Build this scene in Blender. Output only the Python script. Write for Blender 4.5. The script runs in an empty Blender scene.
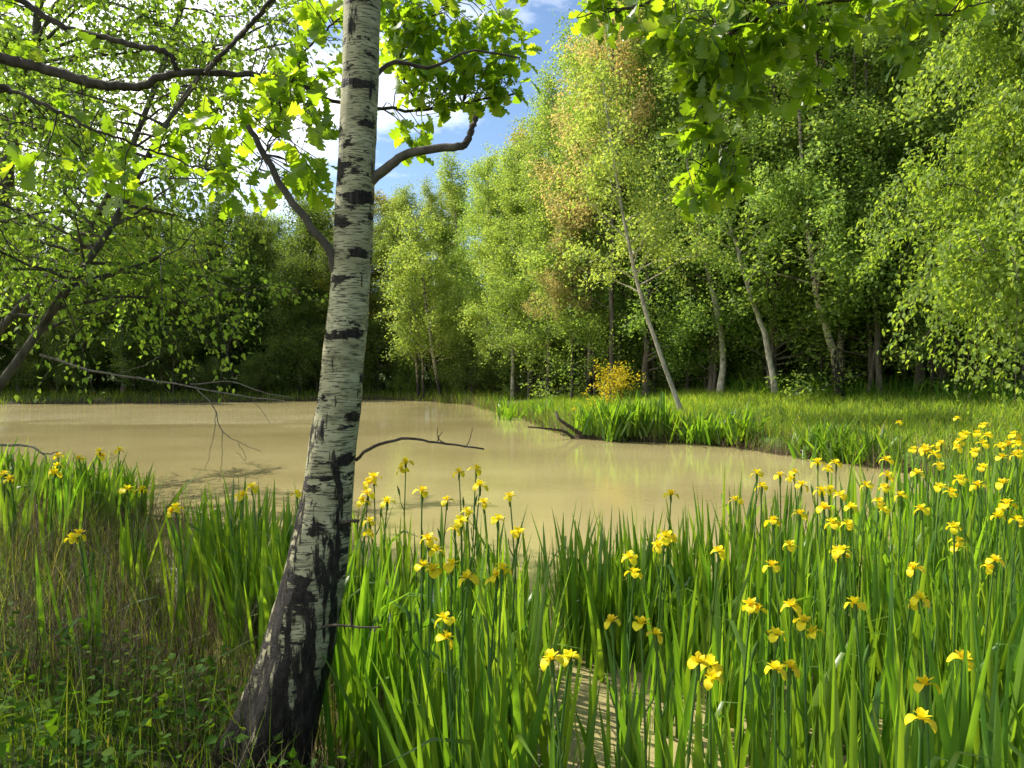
import bpy, math, random
import numpy as np
from mathutils import Vector

R = math.radians
C = bpy.context.scene.collection
sc = bpy.context.scene

# ------------------------------------------------------------------ camera
CAM_Z, F, PITCH = 1.9, 773.0, R(1.41)
cd = bpy.data.cameras.new('camera')
cd.sensor_width = 36.0
cd.lens = F / 1024 * 36
cd.clip_start, cd.clip_end = 0.05, 2000
cam = bpy.data.objects.new('camera', cd)
cam.location = (0, 0, CAM_Z)
cam.rotation_euler = (R(90) - PITCH, 0, 0)
C.objects.link(cam)
sc.camera = cam

# ------------------------------------------------------------------ light
SUN_DIR = Vector((-0.78, 0.52, 1.0)).normalized()          # towards the sun
SUN_EL = math.asin(SUN_DIR.z)
SUN_ROT = math.atan2(SUN_DIR.x, SUN_DIR.y)
sd = bpy.data.lights.new('sun', 'SUN')
sd.energy = 5.0
sd.angle = R(0.53)
sd.color = (1.0, 0.95, 0.84)
so = bpy.data.objects.new('sun', sd)
so.rotation_euler = (-SUN_DIR).to_track_quat('-Z', 'Y').to_euler()
so.location = SUN_DIR * 60
C.objects.link(so)

w = bpy.data.worlds.new('World')
sc.world = w
w.use_nodes = True
nt = w.node_tree
nt.nodes.clear()
N = nt.nodes.new
out = N('ShaderNodeOutputWorld')
sky = N('ShaderNodeTexSky')
sky.sky_type = 'NISHITA'
sky.sun_disc = False
sky.sun_elevation = SUN_EL
sky.sun_rotation = SUN_ROT
sky.air_density = 1.0
sky.dust_density = 0.2
sky.ozone_density = 3.0
bg = N('ShaderNodeBackground')
bg.inputs[1].default_value = 0.095
nt.links.new(sky.outputs[0], bg.inputs[0])
tc = N('ShaderNodeTexCoord')
mp = N('ShaderNodeMapping')
mp.inputs['Scale'].default_value = (1.0, 1.0, 2.4)
mp.inputs['Location'].default_value = (0.35, 0.1, 0.0)
nz = N('ShaderNodeTexNoise')
nz.inputs['Scale'].default_value = 2.3
nz.inputs['Detail'].default_value = 8
nz.inputs['Roughness'].default_value = 0.58
rmp = N('ShaderNodeValToRGB')
rmp.color_ramp.elements[0].position = 0.545
rmp.color_ramp.elements[1].position = 0.74
cl = N('ShaderNodeBackground')
cl.inputs[0].default_value = (1.0, 1.0, 1.0, 1)
cl.inputs[1].default_value = 1.4
mx = N('ShaderNodeMixShader')
nt.links.new(tc.outputs['Generated'], mp.inputs[0])
nt.links.new(mp.outputs[0], nz.inputs[0])
sxyz = N('ShaderNodeSeparateXYZ')
nt.links.new(tc.outputs['Generated'], sxyz.inputs[0])
ma = N('ShaderNodeMath'); ma.operation = 'MULTIPLY_ADD'; ma.inputs[1].default_value = -0.34
nt.links.new(sxyz.outputs[0], ma.inputs[0]); nt.links.new(nz.outputs[0], ma.inputs[2])
nt.links.new(ma.outputs[0], rmp.inputs[0])
nt.links.new(rmp.outputs[0], mx.inputs[0])
nt.links.new(bg.outputs[0], mx.inputs[1])
nt.links.new(cl.outputs[0], mx.inputs[2])
nt.links.new(mx.outputs[0], out.inputs[0])

sc.view_settings.view_transform = 'Standard'
sc.view_settings.look = 'None'
sc.view_settings.exposure = 0.80
sc.view_settings.gamma = 1.0
sc.render.engine = 'CYCLES'
cy = sc.cycles
cy.max_bounces, cy.diffuse_bounces, cy.glossy_bounces = 8, 7, 2
cy.transmission_bounces, cy.transparent_max_bounces = 7, 4
cy.caustics_reflective = cy.caustics_refractive = False
cy.sample_clamp_indirect = 4.0
cy.use_denoising = True
cy.use_adaptive_sampling = True
cy.adaptive_threshold = 0.02

# ------------------------------------------------------------------ helpers
CP, SP = math.cos(PITCH), math.sin(PITCH)


def at(px, py, Y):
    """point at depth Y seen at that place of the frame"""
    u, v = (px - 512) / F, (384 - py) / F
    d = Vector((u, CP + v * SP, -SP + v * CP))
    return Vector((0, 0, CAM_Z)) + d * (Y / d.y)


def link(name, me, parent=None):
    o = bpy.data.objects.new(name, me)
    C.objects.link(o)
    if parent:
        o.parent = parent
    return o


def tag(o, label=None, cat=None, group=None, kind=None):
    if label: o['label'] = label
    if cat: o['category'] = cat
    if group: o['group'] = group
    if kind: o['kind'] = kind
    return o


def empty(name, loc, rz=0.0):
    o = bpy.data.objects.new(name, None)
    o.empty_display_size = 0.1
    o.location = loc
    o.rotation_euler = (0, 0, rz)
    C.objects.link(o)
    return o


class MB:
    """collects quads as numpy arrays and links them as one mesh object"""
    def __init__(s):
        s.V, s.Fq, s.n = [], [], 0

    def add(s, V, Fq):
        V = np.asarray(V, dtype=np.float64).reshape(-1, 3)
        Fq = np.asarray(Fq, dtype=np.int64).reshape(-1, 4)
        s.V.append(V); s.Fq.append(Fq + s.n); s.n += len(V)

    def tube(s, P, rad, sides=6, cap=True):
        P = np.asarray([tuple(p) for p in P], dtype=float)
        n = len(P)
        rad = np.broadcast_to(np.asarray(rad, float), (n,)) if np.ndim(rad) == 0 or len(np.atleast_1d(rad)) != n else np.asarray(rad, float)
        T = np.gradient(P, axis=0)
        T /= np.linalg.norm(T, axis=1)[:, None] + 1e-9
        ref = np.array([0.31, 0.17, 0.93]) if abs(T[0][2]) < 0.9 else np.array([0.94, 0.3, 0.12])
        U = np.cross(T, ref); U /= np.linalg.norm(U, axis=1)[:, None] + 1e-9
        W = np.cross(T, U)
        a = np.arange(sides) / sides * 2 * np.pi
        ring = U[:, None, :] * np.cos(a)[None, :, None] + W[:, None, :] * np.sin(a)[None, :, None]
        V = P[:, None, :] + ring * rad[:, None, None]
        V = V.reshape(-1, 3)
        i = np.arange(n - 1)[:, None] * sides
        k = np.arange(sides)[None, :]
        k2 = (k + 1) % sides
        Fq = np.stack([i + k, i + k2, i + sides + k2, i + sides + k], -1).reshape(-1, 4)
        s.add(V, Fq)

    def inst(s, tpl, M, T):
        """template verts/faces at N places: M (N,3,3) columns = axes, T (N,3)"""
        tv, tf = tpl
        V = np.einsum('nij,kj->nki', M, tv) + T[:, None, :]
        k = len(tv)
        Fq = tf[None] + (np.arange(len(T)) * k)[:, None, None]
        s.add(V.reshape(-1, 3), Fq.reshape(-1, 4))

    def mesh(s, name, mat, smooth=False):
        me = bpy.data.meshes.new(name)
        V = np.concatenate(s.V); Fq = np.concatenate(s.Fq)
        me.vertices.add(len(V)); me.vertices.foreach_set('co', V.astype(np.float32).ravel())
        me.loops.add(Fq.size); me.loops.foreach_set('vertex_index', Fq.astype(np.int32).ravel())
        me.polygons.add(len(Fq)); me.polygons.foreach_set('loop_start', (np.arange(len(Fq)) * 4).astype(np.int32))
        me.update(calc_edges=True)
        me.validate()
        if smooth:
            me.polygons.foreach_set('use_smooth', np.ones(len(me.polygons), bool))
        me.materials.append(mat)
        return me

    def build(s, name, mat, parent=None, smooth=False):
        return link(name, s.mesh(name, mat, smooth), parent)


def frames(D, up, rng, roll=0.6):
    """orthonormal frames: y axis along D, z roughly up with random roll"""
    D = D / (np.linalg.norm(D, axis=1)[:, None] + 1e-9)
    Z = up + rng.normal(0, roll, D.shape)
    X = np.cross(D, Z); X /= np.linalg.norm(X, axis=1)[:, None] + 1e-9
    Z = np.cross(X, D)
    return np.stack([X, D, Z], -1)


def smooth_path(pts, n):
    P = np.asarray([tuple(p) for p in pts], float)
    if len(P) == 2:
        t = np.linspace(0, 1, n)[:, None]
        return P[0] * (1 - t) + P[1] * t
    Q = np.vstack([2 * P[0] - P[1], P, 2 * P[-1] - P[-2]])
    res = []
    m = len(P) - 1
    for k in np.linspace(0, m - 1e-6, n):
        i = int(k); t = k - i
        p0, p1, p2, p3 = Q[i], Q[i + 1], Q[i + 2], Q[i + 3]
        res.append(0.5 * ((2 * p1) + (-p0 + p2) * t + (2 * p0 - 5 * p1 + 4 * p2 - p3) * t * t + (-p0 + 3 * p1 - 3 * p2 + p3) * t ** 3))
    return np.array(res)


# ------------------------------------------------------------------ materials
def new_mat(name):
    m = bpy.data.materials.new(name)
    m.use_nodes = True
    t = m.node_tree
    t.nodes.clear()
    return m, t, t.nodes.new, t.links.new


def ramp(n, stops):
    r = n('ShaderNodeValToRGB')
    e = r.color_ramp.elements
    while len(e) < len(stops): e.new(0.5)
    for k, (p, c) in enumerate(stops):
        e[k].position = p
        e[k].color = (*c, 1) if len(c) == 3 else c
    return r


def leaf_mat(name, stops, trans=(1.5, 1.35, 0.5), mix=0.5, rough=0.55, spec=0.2, var=0.13):
    m, t, n, l = new_mat(name)
    g = n('ShaderNodeNewGeometry')
    r = ramp(n, stops)
    l(g.outputs['Random Per Island'], r.inputs[0])
    oi = n('ShaderNodeObjectInfo')
    mr = n('ShaderNodeMapRange'); mr.inputs[3].default_value = 1 - var; mr.inputs[4].default_value = 1 + var
    l(oi.outputs['Random'], mr.inputs[0])
    hs = n('ShaderNodeHueSaturation')
    l(mr.outputs[0], hs.inputs['Value']); l(r.outputs[0], hs.inputs['Color'])
    mh = n('ShaderNodeMapRange'); mh.inputs[3].default_value = 0.492; mh.inputs[4].default_value = 0.515
    mm = n('ShaderNodeMath'); mm.operation = 'FRACT'
    m7 = n('ShaderNodeMath'); m7.operation = 'MULTIPLY'; m7.inputs[1].default_value = 7.31
    l(oi.outputs['Random'], m7.inputs[0]); l(m7.outputs[0], mm.inputs[0]); l(mm.outputs[0], mh.inputs[0]); l(mh.outputs[0], hs.inputs['Hue'])
    p = n('ShaderNodeBsdfPrincipled')
    p.inputs['Roughness'].default_value = rough
    p.inputs['Specular IOR Level'].default_value = spec
    l(hs.outputs[0], p.inputs['Base Color'])
    mul = n('ShaderNodeMix'); mul.data_type = 'RGBA'; mul.blend_type = 'MULTIPLY'; mul.inputs[0].default_value = 1
    l(hs.outputs[0], mul.inputs[6]); mul.inputs[7].default_value = (*trans, 1)
    tr = n('ShaderNodeBsdfTranslucent'); l(mul.outputs[2], tr.inputs[0])
    mix_ = n('ShaderNodeMixShader'); mix_.inputs[0].default_value = mix
    l(p.outputs[0], mix_.inputs[1]); l(tr.outputs[0], mix_.inputs[2])
    o = n('ShaderNodeOutputMaterial'); l(mix_.outputs[0], o.inputs[0])
    return m


def noise_mat(name, stops, scale=(6, 6, 6), detail=5, rough=0.85, bump=0.3, dist=0.02):
    m, t, n, l = new_mat(name)
    tc = n('ShaderNodeTexCoord'); mp = n('ShaderNodeMapping'); mp.inputs['Scale'].default_value = scale
    l(tc.outputs['Object'], mp.inputs[0])
    z = n('ShaderNodeTexNoise'); z.inputs['Scale'].default_value = 1; z.inputs['Detail'].default_value = detail; z.inputs['Roughness'].default_value = 0.65
    l(mp.outputs[0], z.inputs[0])
    r = ramp(n, stops); l(z.outputs[0], r.inputs[0])
    p = n('ShaderNodeBsdfPrincipled'); p.inputs['Roughness'].default_value = rough; p.inputs['Specular IOR Level'].default_value = 0.2
    l(r.outputs[0], p.inputs['Base Color'])
    b = n('ShaderNodeBump'); b.inputs['Strength'].default_value = bump; b.inputs['Distance'].default_value = dist
    l(z.outputs[0], b.inputs['Height']); l(b.outputs[0], p.inputs['Normal'])
    o = n('ShaderNodeOutputMaterial'); l(p.outputs[0], o.inputs[0])
    return m


def birch_mat(name, low=0.2, high=1.6, dark=0.5):
    """white bark, dark lenticels across the trunk, black patches that take over towards the foot"""
    m, t, n, l = new_mat(name)
    tc = n('ShaderNodeTexCoord')

    def noise(scale, detail=4, rough=0.6, off=0.0):
        mp = n('ShaderNodeMapping'); mp.inputs['Scale'].default_value = scale; mp.inputs['Location'].default_value = (off, off * 1.7, off)
        l(tc.outputs['Object'], mp.inputs[0])
        z = n('ShaderNodeTexNoise'); z.inputs['Scale'].default_value = 1; z.inputs['Detail'].default_value = detail; z.inputs['Roughness'].default_value = rough
        l(mp.outputs[0], z.inputs[0])
        return z

    def math_(op, a, b=None, c=None):
        q = n('ShaderNodeMath'); q.operation = op
        for k, v in enumerate((a, b, c)):
            if v is None: continue
            if isinstance(v, (int, float)): q.inputs[k].default_value = v
            else: l(v, q.inputs[k])
        return q.outputs[0]
    base = ramp(n, [(0.3, (0.19, 0.18, 0.09)), (0.52, (0.33, 0.31, 0.18)), (0.75, (0.48, 0.45, 0.28))])
    l(noise((5, 5, 16), 6).outputs[0], base.inputs[0])
    lent = ramp(n, [(0.56, (0, 0, 0)), (0.62, (1, 1, 1))])
    l(noise((16, 16, 190), 3, 0.6, 3.1).outputs[0], lent.inputs[0])
    big = noise((16, 16, 3.2), 6, 0.66, 7.7)
    band = noise((4.2, 4.2, 12), 6, 0.66, 2.6)
    sx = n('ShaderNodeSeparateXYZ'); l(tc.outputs['Object'], sx.inputs[0])
    mr = n('ShaderNodeMapRange'); mr.interpolation_type = 'SMOOTHSTEP'
    l(sx.outputs[2], mr.inputs[0])
    mr.inputs[1].default_value = low; mr.inputs[2].default_value = high
    mr.inputs[3].default_value = 0.115; mr.inputs[4].default_value = -0.125
    dk = math_('ADD', big.outputs[0], mr.outputs[0])
    d1 = ramp(n, [(0.50, (0, 0, 0)), (0.535, (1, 1, 1))]); l(dk, d1.inputs[0])
    bnd = math_('ADD', band.outputs[0], dark * 0.0)
    d2 = ramp(n, [(0.55, (0, 0, 0)), (0.568, (1, 1, 1))]); l(bnd, d2.inputs[0])
    mxx = math_('MAXIMUM', d1.outputs[0], d2.outputs[0])
    lm = math_('MULTIPLY', lent.outputs[0], 0.72)
    mix1 = n('ShaderNodeMix'); mix1.data_type = 'RGBA'
    l(lm, mix1.inputs[0]); l(base.outputs[0], mix1.inputs[6]); mix1.inputs[7].default_value = (0.10, 0.085, 0.07, 1)
    blk = ramp(n, [(0.35, (0.010, 0.008, 0.006)), (0.55, (0.04, 0.033, 0.026)), (0.75, (0.12, 0.10, 0.08))])
    rg = noise((38, 38, 11), 6, 0.72, 5.0); l(rg.outputs[0], blk.inputs[0])
    mix2 = n('ShaderNodeMix'); mix2.data_type = 'RGBA'
    l(mxx, mix2.inputs[0]); l(mix1.outputs[2], mix2.inputs[6]); l(blk.outputs[0], mix2.inputs[7])
    p = n('ShaderNodeBsdfPrincipled'); p.inputs['Roughness'].default_value = 0.7; p.inputs['Specular IOR Level'].default_value = 0.25
    l(mix2.outputs[2], p.inputs['Base Color'])
    h1 = math_('MULTIPLY', rg.outputs[0], mxx)
    h2 = math_('MULTIPLY_ADD', lent.outputs[0], -0.25, h1)
    b = n('ShaderNodeBump'); b.inputs['Strength'].default_value = 1.0; b.inputs['Distance'].default_value = 0.045
    l(h2, b.inputs['Height']); l(b.outputs[0], p.inputs['Normal'])
    o = n('ShaderNodeOutputMaterial'); l(p.outputs[0], o.inputs[0])
    return m


M = {}
M['birch'] = birch_mat('birch_bark', 0.0, 2.1)
M['birch_far'] = birch_mat('far_birch_bark', 0.3, 2.2)
M['bark'] = noise_mat('grey_bark', [(0.3, (0.035, 0.030, 0.022)), (0.7, (0.14, 0.12, 0.09))], (14, 14, 3.5), bump=0.8)
M['pale_bark'] = noise_mat('pale_bark', [(0.3, (0.16, 0.145, 0.11)), (0.7, (0.52, 0.48, 0.39))], (9, 9, 5), bump=0.6)
M['dead'] = noise_mat('dead_wood', [(0.3, (0.10, 0.085, 0.065)), (0.7, (0.30, 0.26, 0.20))], (30, 30, 12), bump=0.5)
M['dark_wood'] = noise_mat('dark_wood', [(0.3, (0.02, 0.016, 0.012)), (0.7, (0.10, 0.08, 0.06))], (20, 20, 10), bump=0.5)
M['birch_leaf'] = leaf_mat('birch_leaf', [(0, (0.165, 0.255, 0.055)), (0.5, (0.23, 0.32, 0.07)), (1, (0.31, 0.38, 0.10))], trans=(1.85, 1.7, 0.9))
M['near_leaf'] = leaf_mat('near_birch_leaf', [(0, (0.115, 0.20, 0.038)), (0.5, (0.165, 0.265, 0.052)), (1, (0.235, 0.33, 0.07))], trans=(2.1, 1.9, 0.7), mix=0.55)
M['lime_leaf'] = leaf_mat('lime_leaf', [(0, (0.25, 0.25, 0.035)), (1, (0.38, 0.35, 0.06))], trans=(1.7, 1.5, 0.6))
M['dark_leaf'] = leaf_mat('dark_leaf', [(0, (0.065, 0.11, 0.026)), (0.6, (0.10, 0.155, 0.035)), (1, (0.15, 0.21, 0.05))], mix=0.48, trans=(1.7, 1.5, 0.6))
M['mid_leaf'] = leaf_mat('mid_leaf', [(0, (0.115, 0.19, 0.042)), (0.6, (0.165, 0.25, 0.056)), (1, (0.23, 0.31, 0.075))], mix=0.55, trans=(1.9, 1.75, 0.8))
M['bronze_leaf'] = leaf_mat('bronze_leaf', [(0, (0.38, 0.35, 0.14)), (0.5, (0.52, 0.42, 0.20)), (1, (0.34, 0.38, 0.10))], trans=(1.4, 1.25, 0.8))
M['oak_leaf'] = leaf_mat('oak_leaf', [(0, (0.07, 0.135, 0.015)), (0.6, (0.105, 0.185, 0.02)), (1, (0.16, 0.23, 0.03))], trans=(3.6, 3.3, 0.7), mix=0.6, rough=0.38, spec=0.45)
M['gold_leaf'] = leaf_mat('gold_leaf', [(0, (0.46, 0.36, 0.015)), (0.55, (0.64, 0.52, 0.03)), (0.7, (0.5, 0.45, 0.03)), (1, (0.16, 0.24, 0.03))], trans=(1.2, 1.1, 0.6))
M['iris_leaf'] = leaf_mat('iris_leaf', [(0, (0.058, 0.13, 0.016)), (0.5, (0.10, 0.192, 0.023)), (0.9, (0.155, 0.25, 0.032)), (0.96, (0.25, 0.28, 0.07)), (1, (0.38, 0.33, 0.17))], trans=(2.4, 2.2, 0.6), mix=0.5, rough=0.35, spec=0.45)
M['iris_stalk'] = leaf_mat('iris_stalk', [(0, (0.06, 0.13, 0.02)), (1, (0.09, 0.17, 0.03))], mix=0.15)
M['iris_petal'] = leaf_mat('iris_petal', [(0, (0.80, 0.60, 0.010)), (1, (0.86, 0.74, 0.025))], trans=(1.0, 0.98, 0.8), mix=0.4, rough=0.5, spec=0.2, var=0.06)
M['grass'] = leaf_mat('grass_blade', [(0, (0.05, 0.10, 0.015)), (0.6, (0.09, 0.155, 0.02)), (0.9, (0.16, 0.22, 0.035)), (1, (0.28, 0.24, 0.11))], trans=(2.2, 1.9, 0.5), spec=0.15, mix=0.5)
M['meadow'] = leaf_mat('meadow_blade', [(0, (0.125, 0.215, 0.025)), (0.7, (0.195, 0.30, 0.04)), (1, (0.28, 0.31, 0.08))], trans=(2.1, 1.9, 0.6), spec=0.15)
M['dry'] = leaf_mat('dry_blade', [(0, (0.06, 0.043, 0.024)), (0.45, (0.16, 0.115, 0.06)), (0.8, (0.26, 0.20, 0.11)), (1, (0.42, 0.36, 0.24))], trans=(1, 0.95, 0.8), mix=0.25)
M['weed'] = leaf_mat('weed_leaf', [(0, (0.045, 0.10, 0.012)), (0.7, (0.085, 0.165, 0.018)), (1, (0.16, 0.23, 0.03))], trans=(2.2, 1.9, 0.4), spec=0.1, rough=0.7, mix=0.5)


def ground_mat():
    m, t, n, l = new_mat('ground_soil')
    tc = n('ShaderNodeTexCoord')
    z = n('ShaderNodeTexNoise'); z.inputs['Scale'].default_value = 1.1; z.inputs['Detail'].default_value = 8; z.inputs['Roughness'].default_value = 0.7
    l(tc.outputs['Object'], z.inputs[0])
    z2 = n('ShaderNodeTexNoise'); z2.inputs['Scale'].default_value = 22; z2.inputs['Detail'].default_value = 6
    l(tc.outputs['Object'], z2.inputs[0])
    r = ramp(n, [(0.26, (0.045, 0.032, 0.018)), (0.40, (0.07, 0.065, 0.025)), (0.5, (0.065, 0.105, 0.022)), (0.75, (0.095, 0.15, 0.03))])
    l(z.outputs[0], r.inputs[0])
    g = n('ShaderNodeNewGeometry'); sx = n('ShaderNodeSeparateXYZ'); l(g.outputs['Position'], sx.inputs[0])
    mr = n('ShaderNodeMapRange'); mr.inputs[1].default_value = 0.06; mr.inputs[2].default_value = 0.28
    l(sx.outputs[2], mr.inputs[0])
    mud = ramp(n, [(0.3, (0.025, 0.019, 0.011)), (0.7, (0.075, 0.056, 0.03))]); l(z2.outputs[0], mud.inputs[0])
    mix = n('ShaderNodeMix'); mix.data_type = 'RGBA'
    l(mr.outputs[0], mix.inputs[0]); l(mud.outputs[0], mix.inputs[6]); l(r.outputs[0], mix.inputs[7])
    p = n('ShaderNodeBsdfPrincipled'); p.inputs['Roughness'].default_value = 0.95; p.inputs['Specular IOR Level'].default_value = 0.1
    l(mix.outputs[2], p.inputs['Base Color'])
    b = n('ShaderNodeBump'); b.inputs['Strength'].default_value = 0.7; b.inputs['Distance'].default_value = 0.05
    l(z2.outputs[0], b.inputs['Height']); l(b.outputs[0], p.inputs['Normal'])
    o = n('ShaderNodeOutputMaterial'); l(p.outputs[0], o.inputs[0])
    return m


def water_mat():
    m, t, n, l = new_mat('muddy_water')
    tc = n('ShaderNodeTexCoord')
    mp = n('ShaderNodeMapping'); mp.inputs['Scale'].default_value = (1.0, 1.5, 1); l(tc.outputs['Object'], mp.inputs[0])
    z = n('ShaderNodeTexNoise'); z.inputs['Scale'].default_value = 5.5; z.inputs['Detail'].default_value = 4; z.inputs['Roughness'].default_value = 0.55
    l(mp.outputs[0], z.inputs[0])
    z3 = n('ShaderNodeTexNoise'); z3.inputs['Scale'].default_value = 0.23; z3.inputs['Detail'].default_value = 4
    l(mp.outputs[0], z3.inputs[0])
    r = ramp(n, [(0.35, (0.295, 0.243, 0.105)), (0.65, (0.375, 0.315, 0.145))]); l(z3.outputs[0], r.inputs[0])
    p = n('ShaderNodeBsdfPrincipled')
    l(r.outputs[0], p.inputs['Base Color'])
    p.inputs['Roughness'].default_value = 0.05
    p.inputs['IOR'].default_value = 1.33
    p.inputs['Specular IOR Level'].default_value = 0.85
    b = n('ShaderNodeBump'); b.inputs['Distance'].default_value = 0.06
    # a breeze ruffles the far left of the pond
    sx = n('ShaderNodeSeparateXYZ'); l(tc.outputs['Object'], sx.inputs[0])
    wv = n('ShaderNodeMath'); wv.operation = 'MULTIPLY_ADD'; wv.inputs[1].default_value = 7.0; l(z3.outputs[0], wv.inputs[0]); l(sx.outputs[1], wv.inputs[2])
    my = n('ShaderNodeMapRange'); my.interpolation_type = 'SMOOTHSTEP'; my.inputs[1].default_value = 27.0; my.inputs[2].default_value = 30.5; l(wv.outputs[0], my.inputs[0])
    mxr = n('ShaderNodeMapRange'); mxr.interpolation_type = 'SMOOTHSTEP'; mxr.inputs[1].default_value = -3.0; mxr.inputs[2].default_value = -7.0; l(sx.outputs[0], mxr.inputs[0])
    mm = n('ShaderNodeMath'); mm.operation = 'MULTIPLY'; l(my.outputs[0], mm.inputs[0]); l(mxr.outputs[0], mm.inputs[1])
    ms = n('ShaderNodeMapRange'); ms.inputs[3].default_value = 0.04; ms.inputs[4].default_value = 1.0; l(mm.outputs[0], ms.inputs[0])
    l(ms.outputs[0], b.inputs['Strength'])
    l(z.outputs[0], b.inputs['Height']); l(b.outputs[0], p.inputs['Normal'])
    o = n('ShaderNodeOutputMaterial'); l(p.outputs[0], o.inputs[0])
    return m


M['ground'] = ground_mat()
M['water'] = water_mat()

# ------------------------------------------------------------------ terrain
POND = np.array([(-36, 37.5), (-24.3, 37), (-15.6, 38.6), (-7.2, 42), (-4.2, 39.7), (-2.0, 36.7), (-0.7, 31.2), (0.35, 27.7), (0.9, 23.5),
                 (1.6, 20.1), (2.6, 19.2), (4.1, 18.7), (5.0, 18.0), (5.7, 16.2), (6.5, 14.7), (7.1, 13.2), (7.6, 11.5),
                 (8.2, 9), (8.3, 6.5), (7.5, 4), (6, 2.2), (4, 1.7), (2.5, 1.7), (1.2, 2.1), (0.3, 2.8), (-0.6, 3.7),
                 (-1.5, 4.9), (-2.2, 6), (-3.0, 7.2), (-4.1, 9.3), (-6.4, 10.8), (-9, 13), (-14, 15), (-24, 15), (-36, 18)], float)


def sdist(P):
    """signed distance to the shore: > 0 on land"""
    A = POND; B = np.roll(POND, -1, 0)
    d2 = np.full(len(P), 1e9); inside = np.zeros(len(P), bool)
    for a, b in zip(A, B):
        ab = b - a; ap = P - a
        t = np.clip((ap @ ab) / (ab @ ab), 0, 1)
        d2 = np.minimum(d2, ((ap - t[:, None] * ab) ** 2).sum(1))
        c = ((a[1] > P[:, 1]) != (b[1] > P[:, 1]))
        with np.errstate(divide='ignore', invalid='ignore'):
            xi = (b[0] - a[0]) * (P[:, 1] - a[1]) / (b[1] - a[1]) + a[0]
        inside ^= c & (P[:, 0] < xi)
    d = np.sqrt(d2)
    return np.where(inside, -d, d)


def vnoise(P, s, seed=0):
    x, y = P[:, 0] * s, P[:, 1] * s
    return (np.sin(x * 1.7 + seed) * np.cos(y * 1.3 - seed * 2) + 0.6 * np.sin(x * 3.1 - y * 2.3 + seed * 3) + 0.4 * np.cos(y * 5.3 + x * 4.1 + seed)) / 2.0


def sstep(a, b, x):
    t = np.clip((x - a) / (b - a), 0, 1)
    return t * t * (3 - 2 * t)


def gh(P):
    P = np.asarray(P, float).reshape(-1, 2)
    d = sdist(P)
    d = d + 0.16 * vnoise(P, 1.6, 1) * (P[:, 1] > 9) + 0.05 * vnoise(P, 4, 2)
    right = sstep(0.5, 2.0, P[:, 0]) * sstep(8, 11, P[:, 1])        # the steep grassy bank on the right
    near = 0.32 * sstep(0.0, 1.9, d) - 0.03
    steep = 0.34 * sstep(-0.02, 0.30, d) + 0.62 * sstep(0.3, 9, d) - 0.02
    far = 0.25 * sstep(0, 1.5, d) + 0.5 * sstep(1, 9, d) - 0.02
    land = near * (P[:, 1] < 9) + far * (P[:, 1] >= 9)
    land = land * (1 - right) + steep * right
    land = land + 0.03 * vnoise(P, 0.9, 4) * sstep(0.5, 2, d)
    bed = -0.5 * sstep(0, 2.0, -d) - 0.02
    return np.where(d > 0, land, bed)


def gz(x, y):
    return float(gh([(x, y)])[0])


def ground_at(px, py):
    """where the line of sight through that place of the frame meets the terrain"""
    u, v = (px - 512) / F, (384 - py) / F
    d = np.array([u, CP + v * SP, -SP + v * CP])
    Y = np.arange(1.5, 70, 0.05)
    P = np.stack([d[0] / d[1] * Y, Y], 1)
    z = CAM_Z + d[2] / d[1] * Y
    k = np.argmax(z <= np.maximum(gh(P), 0))
    return Vector((P[k, 0], P[k, 1], max(float(gh(P[k:k + 1])[0]), 0)))


def axis(lo, hi, c, fine, far):
    xs = [c]
    while xs[-1] < hi: xs.append(xs[-1] + fine + far * abs(xs[-1] - c))
    neg = [c]
    while neg[-1] > lo: neg.append(neg[-1] - fine - far * abs(neg[-1] - c))
    return np.array(sorted(set(neg[1:] + xs)))


gx = np.concatenate([np.arange(-240, -40, 10.0), np.arange(-40, -10, 0.5), np.arange(-10, 12, 0.13), np.arange(12, 30, 0.6), np.arange(30, 250, 10.0)])
gy = np.concatenate([np.arange(-60, -2, 4.0), np.arange(-2, 24, 0.13), np.arange(24, 50, 0.5), np.arange(50, 300, 10.0)])
GX, GY = np.meshgrid(gx, gy)
P2 = np.stack([GX.ravel(), GY.ravel()], 1)
GZ = gh(P2)
b = MB()
nx, ny = len(gx), len(gy)
ii = (np.arange(ny - 1)[:, None] * nx + np.arange(nx - 1)[None]).ravel()
b.add(np.column_stack([P2, GZ]), np.stack([ii, ii + 1, ii + nx + 1, ii + nx], 1))
tag(b.build('ground', M['ground'], smooth=True), kind='structure')
b = MB()
b.add([(-45, 0.5, 0), (11, 0.5, 0), (11, 46, 0), (-45, 46, 0)], [(0, 1, 2, 3)])
tag(b.build('water', M['water']), kind='structure')

# ------------------------------------------------------------------ leaf shapes
LEAF_QUAD = (np.array([(0, 0, 0), (0.34, 0.45, 0.06), (0, 1, 0), (-0.34, 0.45, 0.06)], float), np.array([(0, 1, 2, 3)]))
LEAF_OVATE = (np.array([(0, 0, 0), (0, 0.5, -0.06), (0, 1.0, -0.14), (0.27, 0.2, 0.05), (0.33, 0.42, 0.07), (-0.27, 0.2, 0.05), (-0.33, 0.42, 0.07)], float),
              np.array([(0, 3, 4, 1), (1, 4, 2, 2), (5, 0, 1, 6), (6, 1, 2, 2)])[:, :])
# ovate as clean quads
LEAF_OVATE = (np.array([(0, 0, 0), (0, 0.36, -0.04), (0, 0.7, -0.08), (0, 1.0, -0.16), (0.26, 0.16, 0.05), (0.34, 0.38, 0.06), (0.15, 0.74, 0.0),
                        (-0.26, 0.16, 0.05), (-0.34, 0.38, 0.06), (-0.15, 0.74, 0.0)], float),
              np.array([(0, 4, 5, 1), (1, 5, 6, 2), (2, 6, 3, 9), (7, 0, 1, 8), (8, 1, 2, 9)]))


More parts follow.
